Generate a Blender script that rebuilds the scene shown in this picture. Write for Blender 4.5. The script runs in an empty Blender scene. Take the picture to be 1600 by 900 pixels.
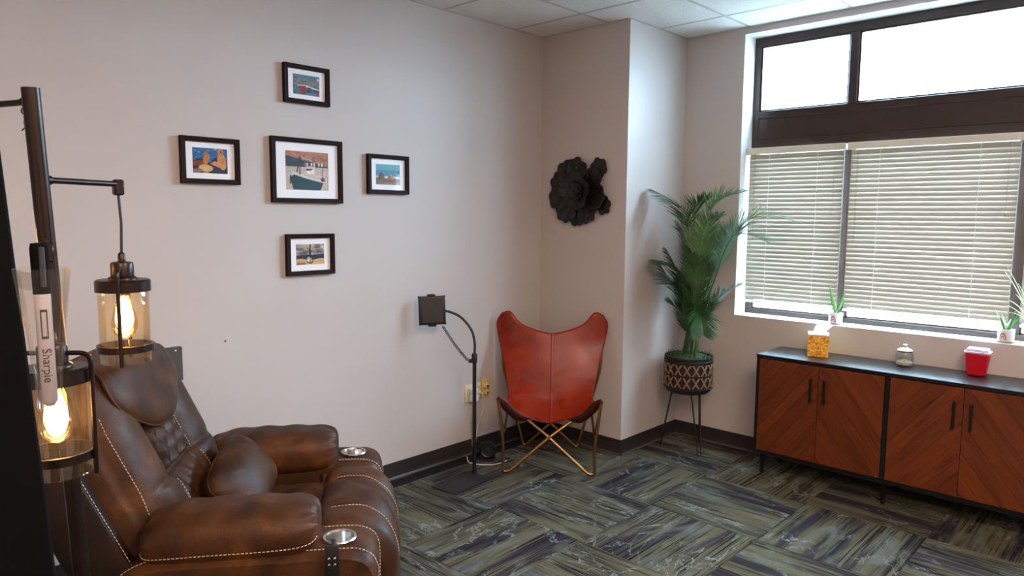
import bpy, bmesh, math, random
from mathutils import Vector, Matrix
random.seed(7)
R = math.radians
PI = math.pi
SC = bpy.context.scene
COL = SC.collection

# ---------------------------------------------------------------- camera, sky, exposure
YAW, PITCH, ROLL = .7579, .1033, .0074
CAM = Vector((3.2709, -4.4139, 1.5481))
fw = Vector((-math.sin(YAW) * math.cos(PITCH), math.cos(YAW) * math.cos(PITCH), -math.sin(PITCH)))
rt = Vector((math.cos(YAW), math.sin(YAW), 0))
up = rt.cross(fw)
r_ = rt * math.cos(ROLL) + up * math.sin(ROLL)
u_ = -rt * math.sin(ROLL) + up * math.cos(ROLL)
cd = bpy.data.cameras.new('camera')
cd.sensor_width = 36; cd.lens = 1110.9 / 1600 * 36; cd.clip_start = .02
cam = bpy.data.objects.new('camera', cd)
M = Matrix.Identity(4)
for i in range(3):
    M[i][0] = r_[i]; M[i][1] = u_[i]; M[i][2] = -fw[i]; M[i][3] = CAM[i]
cam.matrix_world = M
COL.objects.link(cam); SC.camera = cam

w = bpy.data.worlds.new('overcast_sky'); SC.world = w; w.use_nodes = True
bg = w.node_tree.nodes['Background']
bg.inputs['Color'].default_value = (.53, .765, 1.0, 1)
# standard overcast sky: three times brighter at the zenith than at the horizon
SKY = 45.0
_t = w.node_tree
_g = _t.nodes.new('ShaderNodeTexCoord'); _s = _t.nodes.new('ShaderNodeSeparateXYZ'); _t.links.new(_g.outputs['Generated'], _s.inputs[0])
_m = _t.nodes.new('ShaderNodeMath'); _m.operation = 'MAXIMUM'; _m.inputs[1].default_value = 0; _t.links.new(_s.outputs['Z'], _m.inputs[0])
_a = _t.nodes.new('ShaderNodeMath'); _a.operation = 'MULTIPLY_ADD'; _a.inputs[1].default_value = SKY * 2 / 3; _a.inputs[2].default_value = SKY / 3
_t.links.new(_m.outputs[0], _a.inputs[0]); _t.links.new(_a.outputs[0], bg.inputs['Strength'])
SC.view_settings.view_transform = 'Standard'
SC.view_settings.look = 'None'
SC.view_settings.gamma = 1
SC.view_settings.use_curve_mapping = False
SC.view_settings.exposure = 2.0
BULB = 20.0 
PANEL = 11.0           # radiance of the ceiling light panels (behind the camera's view)
#         # radiance of the glowing filaments

# ---------------------------------------------------------------- helpers
def lin(c):
    c = c.lstrip('#'); out = []
    for i in (0, 2, 4):
        v = int(c[i:i + 2], 16) / 255
        out.append(v / 12.92 if v <= .04045 else ((v + .055) / 1.055) ** 2.4)
    return tuple(out) + (1,)

class NT:
    def __init__(s, name):
        s.m = bpy.data.materials.new(name); s.m.use_nodes = True
        s.t = s.m.node_tree; s.b = s.t.nodes['Principled BSDF']; s.o = s.t.nodes['Material Output']
    def n(s, typ, **kw):
        x = s.t.nodes.new(typ)
        for k, v in kw.items():
            if k in x.inputs: x.inputs[k].default_value = v
            else: setattr(x, k, v)
        return x
    def l(s, a, b): s.t.links.new(a, b)
    def coord(s, kind='Object', scale=(1, 1, 1), rot=(0, 0, 0), rnd=0):
        tc = s.n('ShaderNodeTexCoord'); mp = s.n('ShaderNodeMapping')
        mp.inputs['Scale'].default_value = scale; mp.inputs['Rotation'].default_value = rot
        s.l(tc.outputs[kind], mp.inputs['Vector'])
        if rnd:
            oi = s.n('ShaderNodeObjectInfo')
            ml = s.n('ShaderNodeMath', operation='MULTIPLY'); ml.inputs[1].default_value = rnd
            s.l(oi.outputs['Random'], ml.inputs[0]); s.l(ml.outputs[0], mp.inputs['Location'])
        return mp.outputs['Vector']
    def noise(s, vec, scale=5, detail=3, rough=.5, dist=0):
        x = s.n('ShaderNodeTexNoise'); x.inputs['Scale'].default_value = scale
        x.inputs['Detail'].default_value = detail; x.inputs['Roughness'].default_value = rough
        x.inputs['Distortion'].default_value = dist
        s.l(vec, x.inputs['Vector']); return x.outputs['Fac']
    def ramp(s, fac, stops, interp='LINEAR'):
        x = s.n('ShaderNodeValToRGB'); cr = x.color_ramp; cr.interpolation = interp
        while len(cr.elements) < len(stops): cr.elements.new(.5)
        for e, (p, c) in zip(cr.elements, stops):
            e.position = p; e.color = lin(c) if isinstance(c, str) else (tuple(c) + (1,))[:4]
        s.l(fac, x.inputs['Fac']); return x.outputs['Color']
    def mix(s, fac, a, b, mode='MIX'):
        x = s.n('ShaderNodeMix', data_type='RGBA', blend_type=mode)
        if isinstance(fac, (int, float)): x.inputs[0].default_value = fac
        else: s.l(fac, x.inputs[0])
        for i, v in ((6, a), (7, b)):
            if isinstance(v, str): x.inputs[i].default_value = lin(v)
            elif isinstance(v, tuple): x.inputs[i].default_value = v
            else: s.l(v, x.inputs[i])
        return x.outputs[2]
    def bump(s, h, strength=.2, dist=.01):
        x = s.n('ShaderNodeBump'); x.inputs['Strength'].default_value = strength; x.inputs['Distance'].default_value = dist
        s.l(h, x.inputs['Height']); s.l(x.outputs['Normal'], s.b.inputs['Normal'])
    def col(s, c):
        if isinstance(c, str): s.b.inputs['Base Color'].default_value = lin(c)
        else: s.l(c, s.b.inputs['Base Color'])
    def set(s, **kw):
        names = dict(rough='Roughness', metal='Metallic', spec='Specular IOR Level', alpha='Alpha', trans='Transmission Weight', coat='Coat Weight', sheen='Sheen Weight')
        for k, v in kw.items(): s.b.inputs[names[k]].default_value = v
        return s

def plain(name, color, rough=.5, metal=0, spec=.5, vary=0., scale=30, bump=0., coat=0):
    t = NT(name); t.set(rough=rough, metal=metal, spec=spec, coat=coat)
    v = t.coord()
    f = t.noise(v, scale, 3)
    c = lin(color)
    lo = tuple(x * (1 - vary) for x in c[:3]); hi = tuple(min(1, x * (1 + vary)) for x in c[:3])
    t.col(t.ramp(f, [(.3, lo), (.7, hi)]))
    if bump: t.bump(f, bump, .004)
    return t.m

def glass(name, tint='#ffffff', gloss=.08, rough=.02, haze=0., hazecol='#ffffff', fres=.55):
    t = NT(name); t.t.nodes.remove(t.b)
    tr = t.n('ShaderNodeBsdfTransparent'); tr.inputs['Color'].default_value = lin(tint)
    gl = t.n('ShaderNodeBsdfGlossy'); gl.inputs['Roughness'].default_value = rough
    lw = t.n('ShaderNodeLayerWeight'); lw.inputs['Blend'].default_value = .25
    ml = t.n('ShaderNodeMath', operation='MULTIPLY_ADD'); ml.inputs[1].default_value = fres; ml.inputs[2].default_value = gloss * .35
    t.l(lw.outputs['Fresnel'], ml.inputs[0])
    mx = t.n('ShaderNodeMixShader'); t.l(ml.outputs[0], mx.inputs[0]); t.l(tr.outputs[0], mx.inputs[1]); t.l(gl.outputs[0], mx.inputs[2])
    out = mx.outputs[0]
    if haze:
        di = t.n('ShaderNodeBsdfTranslucent'); di.inputs['Color'].default_value = lin(hazecol)
        df = t.n('ShaderNodeBsdfDiffuse'); df.inputs['Color'].default_value = lin(hazecol)
        m1 = t.n('ShaderNodeMixShader'); m1.inputs[0].default_value = .5; t.l(di.outputs[0], m1.inputs[1]); t.l(df.outputs[0], m1.inputs[2])
        m2 = t.n('ShaderNodeMixShader'); m2.inputs[0].default_value = haze; t.l(out, m2.inputs[1]); t.l(m1.outputs[0], m2.inputs[2]); out = m2.outputs[0]
    t.l(out, t.o.inputs['Surface']); return t.m

def translucent(name, color, amount=.5, rough=.5, vary=.0):
    t = NT(name); t.set(rough=rough); t.col(color)
    tl = t.n('ShaderNodeBsdfTranslucent'); tl.inputs['Color'].default_value = lin(color)
    mx = t.n('ShaderNodeMixShader'); mx.inputs[0].default_value = amount
    t.l(t.b.outputs[0], mx.inputs[1]); t.l(tl.outputs[0], mx.inputs[2]); t.l(mx.outputs[0], t.o.inputs['Surface'])
    return t.m

ROOT = {}
class MB:
    """collects verts and faces of ONE mesh object"""
    def __init__(s): s.v = []; s.f = []
    def add(s, V, F, mat=None):
        o = len(s.v)
        s.v += [tuple(mat @ Vector(p)) if mat else tuple(p) for p in V]
        s.f += [tuple(i + o for i in f) for f in F]; return s
    def box(s, x0, x1, y0, y1, z0, z1, mat=None):
        V = [(x, y, z) for z in (z0, z1) for y in (y0, y1) for x in (x0, x1)]
        F = [(0, 2, 3, 1), (4, 5, 7, 6), (0, 1, 5, 4), (2, 6, 7, 3), (0, 4, 6, 2), (1, 3, 7, 5)]
        return s.add(V, F, mat)
    def bev(s, x0, x1, y0, y1, z0, z1, b=.004, seg=2, mat=None):
        bm = bmesh.new(); bmesh.ops.create_cube(bm, size=1)
        for v in bm.verts:
            v.co = Vector(((x0 + x1) / 2 + v.co.x * (x1 - x0), (y0 + y1) / 2 + v.co.y * (y1 - y0), (z0 + z1) / 2 + v.co.z * (z1 - z0)))
        bmesh.ops.bevel(bm, geom=bm.edges[:], offset=b, segments=seg, affect='EDGES', profile=.5)
        s.bm(bm, mat); return s
    def bm(s, bm, mat=None):
        bm.verts.index_update()
        s.add([v.co.copy() for v in bm.verts], [[v.index for v in f.verts] for f in bm.faces], mat); bm.free(); return s
    def tube(s, P, r, n=8, cap=True, closed=False):
        P = [Vector(p) for p in P]; k = len(P)
        rr = r if isinstance(r, (list, tuple)) else [r] * k
        o = len(s.v); ref = None
        for i, p in enumerate(P):
            a = P[i - 1] if (i or closed) else P[0]; b = P[(i + 1) % k] if (i < k - 1 or closed) else P[-1]
            t = (b - a).normalized()
            if ref is None:
                ref = Vector((0, 0, 1)) if abs(t.z) < .9 else Vector((1, 0, 0))
            x = (ref - t * ref.dot(t)).normalized(); y = t.cross(x); ref = x
            for j in range(n):
                an = 2 * PI * j / n
                s.v.append(tuple(p + (x * math.cos(an) + y * math.sin(an)) * rr[i]))
        m = k if closed else k - 1
        for i in range(m):
            i2 = (i + 1) % k
            for j in range(n):
                j2 = (j + 1) % n
                s.f.append((o + i * n + j, o + i * n + j2, o + i2 * n + j2, o + i2 * n + j))
        if cap and not closed:
            s.f.append(tuple(o + j for j in reversed(range(n)))); s.f.append(tuple(o + (k - 1) * n + j for j in range(n)))
        return s
    def lathe(s, prof, n=24, mat=None, cap=True):
        V = []; F = []
        for (r, z) in prof:
            for j in range(n):
                a = 2 * PI * j / n; V.append((r * math.cos(a), r * math.sin(a), z))
        for i in range(len(prof) - 1):
            for j in range(n):
                j2 = (j + 1) % n
                F.append((i * n + j, i * n + j2, (i + 1) * n + j2, (i + 1) * n + j))
        if cap:
            F.append(tuple(reversed(range(n)))); F.append(tuple((len(prof) - 1) * n + j for j in range(n)))
        return s.add(V, F, mat)
    def grid(s, fn, nu, nv, mat=None, wrap=False):
        V = [fn(i / (nu - (0 if wrap else 1)), j / (nv - 1)) for j in range(nv) for i in range(nu)]
        F = []
        for j in range(nv - 1):
            for i in range(nu if wrap else nu - 1):
                i2 = (i + 1) % nu
                F.append((j * nu + i, j * nu + i2, (j + 1) * nu + i2, (j + 1) * nu + i))
        return s.add(V, F, mat)
    def prism(s, poly, z0, z1, mat=None):
        n = len(poly)
        V = [(x, y, z0) for x, y in poly] + [(x, y, z1) for x, y in poly]
        F = [tuple(reversed(range(n))), tuple(range(n, 2 * n))] + [(i, (i + 1) % n, n + (i + 1) % n, n + i) for i in range(n)]
        return s.add(V, F, mat)
    def build(s, name, mat, parent=None, smooth=False, world=False, kind=None, solid=0, sub=0, bevel=0):
        V = s.v
        if world and parent is not None:
            inv = ROOT[parent.name].inverted(); V = [tuple(inv @ Vector(p)) for p in V]
        me = bpy.data.meshes.new(name); me.from_pydata(V, [], s.f); me.update()
        bm = bmesh.new(); bm.from_mesh(me); bmesh.ops.recalc_face_normals(bm, faces=bm.faces[:]); bm.to_mesh(me); bm.free()
        if mat: me.materials.append(mat)
        if smooth:
            me.polygons.foreach_set('use_smooth', [True] * len(me.polygons))
            if smooth != 'all':
                try: me.set_sharp_from_angle(angle=R(42))
                except Exception: pass
        o = bpy.data.objects.new(name, me); COL.objects.link(o); o.parent = parent
        if parent is not None: ROOT[o.name] = ROOT.get(parent.name, Matrix.Identity(4))
        if kind: o['kind'] = kind
        if solid:
            md = o.modifiers.new('Solidify', 'SOLIDIFY'); md.thickness = solid; md.offset = 0
        if bevel:
            md = o.modifiers.new('Bevel', 'BEVEL'); md.width = bevel; md.segments = 2; md.limit_method = 'ANGLE'
        if sub:
            md = o.modifiers.new('Subsurf', 'SUBSURF'); md.levels = sub; md.render_levels = sub
        return o

def empty(name, loc=(0, 0, 0), rz=0, **kw):
    o = bpy.data.objects.new(name, None); COL.objects.link(o); o.location = loc; o.rotation_euler = (0, 0, rz)
    o.empty_display_size = .05
    ROOT[o.name] = Matrix.Translation(Vector(loc)) @ Matrix.Rotation(rz, 4, 'Z')
    tag(o, **kw); return o
def tag(o, label=None, cat=None, group=None, kind=None):
    if label: o['label'] = label
    if cat: o['category'] = cat
    if group: o['group'] = group
    if kind: o['kind'] = kind
    return o
def piece(name, me, parent, loc=(0, 0, 0), rot=(0, 0, 0), scale=None):
    o = bpy.data.objects.new(name, me); COL.objects.link(o); o.parent = parent; o.location = loc; o.rotation_euler = rot
    if scale: o.scale = scale
    return o
def smooth(a, b, x):
    t = max(0., min(1., (x - a) / (b - a))); return t * t * (3 - 2 * t)
def lerp(a, b, t): return a + (b - a) * t
def interp(pts, x):
    if x <= pts[0][0]: return pts[0][1]
    for (x0, y0), (x1, y1) in zip(pts, pts[1:]):
        if x <= x1: return y0 + (y1 - y0) * smooth(0, 1, (x - x0) / (x1 - x0)) if x1 > x0 else y1
    return pts[-1][1]
def catmull(P, n=6):
    P = [Vector(p) for p in P]; out = []
    Q = [P[0] * 2 - P[1]] + P + [P[-1] * 2 - P[-2]]
    for i in range(1, len(Q) - 2):
        a, b, c, d = Q[i - 1:i + 3]
        for k in range(n):
            t = k / n
            out.append(.5 * ((2 * b) + (c - a) * t + (2 * a - 5 * b + 4 * c - d) * t * t + (3 * b - a - 3 * c + d) * t ** 3))
    out.append(P[-1]); return out
def fillet(P, rad, n=5):
    P = [Vector(p) for p in P]; out = [P[0]]
    for a, b, c in zip(P, P[1:], P[2:]):
        d1 = (a - b); d2 = (c - b); k = min(rad, d1.length * .45, d2.length * .45)
        s0 = b + d1.normalized() * k; s1 = b + d2.normalized() * k
        for i in range(n + 1):
            t = i / n; out.append(s0 * (1 - t) ** 2 + b * 2 * t * (1 - t) + s1 * t * t)
    out.append(P[-1]); return out

# ---------------------------------------------------------------- materials
def wall_mat():
    t = NT('wall_paint'); v = t.coord()
    t.col(t.ramp(t.noise(v, 1.3, 2), [(.3, '#c1b8b4'), (.7, '#c5bcb8')])); t.set(rough=.62, spec=.3)
    t.bump(t.noise(v, 260, 2), .06, .002); return t.m
def ceiling_tile_mat():
    t = NT('acoustic_ceiling_tile'); v = t.coord(rnd=9)
    f = t.noise(v, 170, 4, .75); sp = t.n('ShaderNodeTexVoronoi'); sp.inputs['Scale'].default_value = 130; t.l(v, sp.inputs['Vector'])
    base = t.ramp(f, [(.34, '#cfcbc6'), (.55, '#f0ede9')])
    t.col(t.mix(t.ramp(sp.outputs['Distance'], [(.10, (1, 1, 1)), (.22, (0, 0, 0))]), base, '#aaa49e'))
    t.set(rough=.9, spec=.1); t.bump(f, .6, .004); return t.m
def carpet_mat():
    t = NT('carpet_tile_pile'); t.set(rough=.95, spec=.05)
    v = t.coord(scale=(1, 1, 1), rnd=37)
    st = t.coord(scale=(.55, 5.5, 1), rnd=37); fine = t.coord(scale=(1.0, 75, 1), rnd=37)
    band = t.noise(st, 2.2, 3, .55, .6)
    c = t.ramp(band, [(.30, '#332f34'), (.42, '#474247'), (.48, '#615d4c'), (.58, '#706b53'), (.72, '#6e7067')])
    ln = t.noise(fine, 1.5, 2, .6)
    lm = t.ramp(ln, [(.50, (0, 0, 0)), (.56, (1, 1, 1))])
    reg = t.ramp(t.noise(t.coord(scale=(1, 4, 1), rnd=53), 2.3, 2), [(.40, (0, 0, 0)), (.52, (1, 1, 1))])
    lf = t.mix(1.0, lm, reg, 'MULTIPLY')
    c = t.mix(lf, c, '#2a2729')
    teal = t.noise(t.coord(scale=(.9, 3, 1), rnd=71), 3.0, 4, .6, .8)
    c = t.mix(t.ramp(teal, [(.53, (0, 0, 0)), (.68, (.6, .6, .6))]), c, '#7a807b')
    # pale veins
    wv = t.n('ShaderNodeTexNoise'); wv.inputs['Scale'].default_value = 3.6; wv.inputs['Detail'].default_value = 5; wv.inputs['Roughness'].default_value = .6
    wv.inputs['Distortion'].default_value = .7
    t.l(t.coord(scale=(.8, 2.0, 1), rnd=19), wv.inputs['Vector'])
    vein = t.ramp(wv.outputs['Fac'], [(.486, (0, 0, 0)), (.5, (.85, .85, .85)), (.514, (0, 0, 0))])
    vm = t.ramp(t.noise(v, 4.0, 2), [(.47, (0, 0, 0)), (.6, (1, 1, 1))])
    c = t.mix(t.mix(1.0, vein, vm, 'MULTIPLY'), c, '#a3aca9')
    pile = t.noise(v, 420, 3, .7)
    c = t.mix(t.ramp(pile, [(.35, (.55, .55, .55)), (.6, (0, 0, 0))]), c, '#1c1b1b')
    t.col(c); t.bump(pile, .8, .004); return t.m
def leather(name, stops, rough=.42, scale=4, grain=240, bump=.18, coat=.0, lo=.32, hi=.5, spec=.5):
    t = NT(name); v = t.coord()
    f = t.noise(v, scale, 5, .62, .35); c = t.ramp(f, stops)
    g = t.n('ShaderNodeTexVoronoi'); g.inputs['Scale'].default_value = grain; t.l(v, g.inputs['Vector'])
    t.col(c); t.set(spec=spec, coat=coat)
    rr = t.ramp(t.noise(v, scale * 2.3, 3), [(.3, (lo,) * 3), (.7, (hi,) * 3)]); t.l(rr, t.b.inputs['Roughness'])
    wr = t.noise(v, 22, 4, .6, 1.2)
    mxh = t.mix(.45, g.outputs['Distance'], wr)
    t.bump(mxh, bump, .005); return t.m
def walnut():
    t = NT('walnut_veneer')
    v = t.coord(scale=(1.2, 1, 14), rnd=23)
    f = t.noise(v, 3.5, 4, .6, .7); c = t.ramp(f, [(.25, '#3a1604'), (.42, '#642a08'), (.6, '#72330a'), (.8, '#7e3e10')])
    oi = t.n('ShaderNodeObjectInfo')
    tone = t.ramp(oi.outputs['Random'], [(0, (.72, .72, .72)), (1, (1.0, 1.0, 1.0))])
    t.col(t.mix(1.0, c, tone, 'MULTIPLY')); t.set(rough=.42, spec=.4); t.bump(f, .08, .002); return t.m
def vcol():
    t = NT('photo_print'); a = t.n('ShaderNodeAttribute', attribute_name='Col'); t.l(a.outputs['Color'], t.b.inputs['Base Color']); t.set(rough=.35, spec=.4); return t.m
def emit(name, color, strength):
    t = NT(name); t.col(color); t.b.inputs['Emission Color'].default_value = lin(color); t.b.inputs['Emission Strength'].default_value = strength; return t.m
def cardboard_pattern():
    t = NT('tissue_box_print'); v = t.coord()
    vo = t.n('ShaderNodeTexVoronoi'); vo.inputs['Scale'].default_value = 105; t.l(v, vo.inputs['Vector'])
    t.col(t.ramp(vo.outputs['Color'], [(.1, '#a85a0c'), (.35, '#e2930f'), (.6, '#f0b830'), (.9, '#f6d570')])); t.set(rough=.45); return t.m
def metal_brushed(name, color, rough=.3):
    t = NT(name); t.set(metal=1, rough=rough); v = t.coord(scale=(1, 1, 40)); f = t.noise(v, 30, 2)
    c = lin(color); t.col(t.ramp(f, [(.3, tuple(x * .85 for x in c[:3])), (.7, tuple(min(1, x * 1.1) for x in c[:3]))])); return t.m

MT = dict(
    wall=wall_mat(), ctile=ceiling_tile_mat(), grid=plain('white_grid_bar', '#c0bbb5', .5, vary=.03), carpet=carpet_mat(),
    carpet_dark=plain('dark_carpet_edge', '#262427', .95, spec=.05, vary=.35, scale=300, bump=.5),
    base=plain('dark_vinyl_base', '#2d2828', .42, vary=.06, scale=8), toehighlight=plain('vinyl_toe_highlight', '#5a5250', .35, vary=.05),
    slab=plain('floor_slab', '#1d1c1c', .9), reveal=plain('white_reveal_paint', '#d8d6d3', .55, vary=.02),
    bronze=plain('dark_bronze_frame', '#3a2a25', .38, metal=.25, vary=.08, scale=12),
    pane=glass('window_glass', '#f4f8f8', .05), slat=translucent('cream_blind_slat', '#a2988a', .010, .5),
    rail=plain('cream_blind_rail', '#ddd5c3', .4, vary=.02), cord=plain('white_blind_cord', '#e8e6e0', .7),
    wand=glass('clear_plastic_wand', '#f2f3f1', .08, fres=.2), concrete=plain('grey_asphalt', '#6e6c68', .9, vary=.08, scale=2),
    leaf_out=plain('outdoor_leaf', '#24391a', .6, vary=.3), bark=plain('bark', '#4a3a2c', .9, vary=.2),
    brown=leather('brown_leather', [(.28, '#1a0f08'), (.42, '#341d0d'), (.58, '#472912'), (.74, '#633c1a')], scale=7, bump=.22, lo=.42, hi=.60, spec=.26),
    brown_side=leather('brown_leather_side', [(.25, '#180f0a'), (.5, '#25180f'), (.78, '#322114')], scale=5, bump=.15, lo=.45, hi=.6, spec=.3),
    thread=plain('cream_thread', '#d8c3ae', .7, vary=.05), steel=metal_brushed('brushed_steel', '#c9c6c2', .25),
    black=plain('black_plastic', '#0e0e0f', .45, vary=.1), blackm=plain('black_matte', '#141416', .55, vary=.1, scale=10),
    red=leather('cognac_leather', [(.25, '#641503'), (.45, '#831f04'), (.62, '#922705'), (.8, '#9e350d')], scale=5, grain=300, bump=.05, lo=.24, hi=.36, spec=.32),
    red_dark=leather('dark_leather_pocket', [(.25, '#2c0d06'), (.6, '#3f140a'), (.8, '#4a1b0e')], scale=6, grain=300, bump=.1, spec=.25),
    brass=plain('antique_brass', '#b0824e', .28, metal=1, vary=.12, scale=20), walnut=walnut(),
    cabblack=plain('black_cabinet_lacquer', '#0c0c0f', .30, vary=.08, scale=6),
    mat_board=plain('white_mat_board', '#f4f3f6', .8, vary=.01), frame=plain('espresso_frame_wood', '#23110b', .6, vary=.2, scale=25, spec=.12),
    print=vcol(), fglass=glass('picture_glass', '#ffffff', .02, fres=.12),
    lampmetal=plain('oil_rubbed_bronze', '#2c211c', .33, metal=.7, vary=.12, scale=20), shade=glass('amber_glass_shade', '#fdf8ec', .12, haze=.004, hazecol='#fff6e8', fres=.4),
    bulbglass=glass('bulb_glass', '#ffe9bd', .12), filament=emit('glowing_filament', '#ffc583', BULB),
    flower=plain('black_metal_petal', '#171311', .36, metal=.0, vary=.2, scale=30), bead=plain('dark_bead', '#4a4542', .25, metal=.8),
    frond=plain('palm_leaf', '#365c2f', .45, vary=.35, scale=14), frond2=plain('palm_leaf_light', '#557f45', .45, vary=.3, scale=14),
    stem=plain('palm_stem', '#3b5a33', .5, vary=.2), weave=plain('dark_wicker', '#1a1412', .7, vary=.3, scale=120, bump=.5),
    tan=plain('tan_wicker_strip', '#8a6446', .65, vary=.25, scale=90), iron=plain('black_iron_rod', '#121212', .5),
    moss=plain('green_moss', '#2b3d17', .95, vary=.5, scale=60, bump=.6),
    plate=plain('almond_plastic', '#d9cfae', .4, vary=.02), plateyellow=plain('yellowed_plastic', '#d6bf77', .4, vary=.02), whitep=plain('white_plastic', '#dcdce0', .35, vary=.01),
    greyplate=plain('grey_steel_plate', '#5d5650', .45, metal=.4, vary=.06), cablegrey=plain('grey_cable', '#8d8580', .6),
    screen=plain('dark_tablet_screen', '#2d2a2b', .12), tissue=translucent('white_tissue', '#f1f1f5', .35, .9),
    tbox=cardboard_pattern(), jar=glass('jar_glass', '#f8fbfa', .08, fres=.3), shell=plain('shells_and_sand', '#b8a88c', .8, vary=.5, scale=140),
    redp=translucent('red_translucent_plastic', '#d4152c', .35, .3), lidp=translucent('milky_lid_plastic', '#e3cfd6', .45, .3),
    pot=plain('white_glazed_pot', '#dcdadb', .3, vary=.02), potprint=plain('terracotta_print', '#b06a50', .5), saucer=plain('terracotta_saucer', '#9c7860', .7),
    soil=plain('dark_soil', '#2a1f18', .95, vary=.4), green=plain('fresh_green_leaf', '#4f8f3a', .4, vary=.25, scale=25), pale=plain('pale_variegated_leaf', '#cfd0b0', .5, vary=.15, scale=25),
    cone=glass('clear_plastic_cone', '#fdfbf8', .03, .10, haze=.004, hazecol='#fff0e0', fres=.22), penw=plain('grey_pen_barrel', '#8f8b93', .4), ink=plain('black_pen_print', '#17161a', .5),
)
MT['panel'] = emit('light_panel_diffuser', '#ffe1cb', PANEL)
MT['panelmat'] = plain('matte_black_panel', '#030304', .8, vary=.1, spec=.06)

# ---------------------------------------------------------------- the room
PX, PY, HC = .709, -.6735, 2.74           # column corner, ceiling height
XR, YB = 4.7, -6.1                        # right and back walls
OX0, OX1, OZ0, OZ1 = 1.125, 3.285, .894, 2.703   # window opening
fl = MB().box(-.2, XR + .2, YB - .2, .25, -.12, -.008).build('floor', MT['slab']); tag(fl, kind='structure')
ce = MB().box(-.2, XR + .2, YB - .2, .25, HC + .03, HC + .12).build('ceiling', MT['grid']); tag(ce, kind='structure')
tag(MB().box(-.15, 0, YB - .15, .25, -.008, HC + .03).build('wall_left', MT['wall']), kind='structure')
tag(MB().box(0, PX, PY, .25, -.008, HC + .03).build('wall_column', MT['wall']), kind='structure')
ww = MB()
ww.box(PX, OX0, 0, .25, -.008, HC + .03); ww.box(OX1, XR, 0, .25, -.008, HC + .03)
ww.box(OX0, OX1, 0, .25, -.008, OZ0); ww.box(OX0, OX1, 0, .25, OZ1, HC + .03)
tag(ww.build('wall_window', MT['wall']), kind='structure')
tag(MB().box(XR, XR + .15, YB - .15, .25, -.008, HC + .03).build('wall_right', MT['wall']), kind='structure')
tag(MB().box(0, XR, YB - .15, YB, -.008, HC + .03).build('wall_back', MT['wall']), kind='structure')

# white painted reveal lining the window opening
rv = MB()
rv.box(OX0, OX0 + .004, .001, .16, OZ0, OZ1); rv.box(OX1 - .004, OX1, .001, .16, OZ0, OZ1)
rv.box(OX0, OX1, .001, .16, OZ1 - .004, OZ1); rv.box(OX0, OX1, -.004, .16, OZ0 - .001, OZ0 + .004)
tag(rv.build('trim_1', MT['reveal']), kind='structure')

# carpet tiles
cx0, cdx, cy0, cdy = .70, .588, -1.82, .602
cell = {}
def tile_piece(ix, iy, x0, x1, y0, y1, mat):
    along_x = (ix + iy) % 2 == 0
    cx, cy = (x0 + x1) / 2, (y0 + y1) / 2; g = .0008
    hx, hy = (x1 - x0) / 2 - g, (y1 - y0) / 2 - g
    a, b = (hx, hy) if along_x else (hy, hx)
    key = (round(a, 3), round(b, 3), mat.name)
    if key not in cell:
        m = MB().bev(-a, a, -b, b, -.007, 0, .0015, 1)
        me = bpy.data.meshes.new('carpet_tile'); me.from_pydata(m.v, [], m.f); me.materials.append(mat); cell[key] = me
    piece('carpet_tile', cell[key], fl, (cx, cy, 0), (0, 0, 0 if along_x else PI / 2))
for ix in range(-2, 7):
    for iy in range(-8, 4):
        x0, x1 = cx0 + ix * cdx, cx0 + (ix + 1) * cdx; y0, y1 = cy0 + iy * cdy, cy0 + (iy + 1) * cdy
        X0, X1, Y0, Y1 = max(x0, 0), min(x1, XR), max(y0, YB), min(y1, 0)
        if X1 - X0 < .02 or Y1 - Y0 < .02: continue
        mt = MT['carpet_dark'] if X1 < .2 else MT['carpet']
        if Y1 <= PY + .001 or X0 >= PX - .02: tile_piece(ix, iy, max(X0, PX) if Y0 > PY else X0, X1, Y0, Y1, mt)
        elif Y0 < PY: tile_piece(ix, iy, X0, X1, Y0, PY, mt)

# ceiling tiles and grid
gx0, gy0, gd = .547, -.335, .61
ctm = {}
for ix in range(-1, 8):
    for iy in range(-11, 2):
        x0, x1 = gx0 + (ix - 1) * gd, gx0 + ix * gd; y0, y1 = gy0 + (iy - 1) * gd, gy0 + iy * gd
        X0, X1, Y0, Y1 = max(x0, 0), min(x1, XR), max(y0, YB), min(y1, 0)
        if X1 - X0 < .02 or Y1 - Y0 < .02: continue
        if X1 <= PX and Y0 >= PY: continue
        g = .009; a, b = (X1 - X0) / 2 - g, (Y1 - Y0) / 2 - g; key = (round(a, 3), round(b, 3))
        if key not in ctm:
            m = MB().bev(-a, a, -b, b, 0, .012, .003, 1)
            me = bpy.data.meshes.new('ceiling_tile'); me.from_pydata(m.v, [], m.f); me.materials.append(MT['ctile']); ctm[key] = me
        piece('ceiling_tile', ctm[key], ce, ((X0 + X1) / 2, (Y0 + Y1) / 2, HC + .0015))
for k in range(-1, 8):
    x = gx0 + k * gd
    if 0 < x < XR: MB().box(x - .0085, x + .0085, YB, PY if x < PX else 0, HC, HC + .03).build('grid_bar', MT['grid'], ce)
for k in range(-11, 1):
    y = gy0 + k * gd
    if y > YB: MB().box(PX if y > PY else 0, XR, y - .0085, y + .0085, HC + .0004, HC + .03).build('grid_bar', MT['grid'], ce)
ang = MB()
for (x0, x1, y0, y1) in ((0, .012, YB, PY), (0, PX, PY - .012, PY), (PX, PX + .012, PY, 0), (PX, XR, -.012, 0), (XR - .012, XR, YB, 0), (0, XR, YB, YB + .012)):
    ang.box(x0, x1, y0, y1, HC - .002, HC + .03)
ang.build('edge_bar', MT['grid'], ce)

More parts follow.
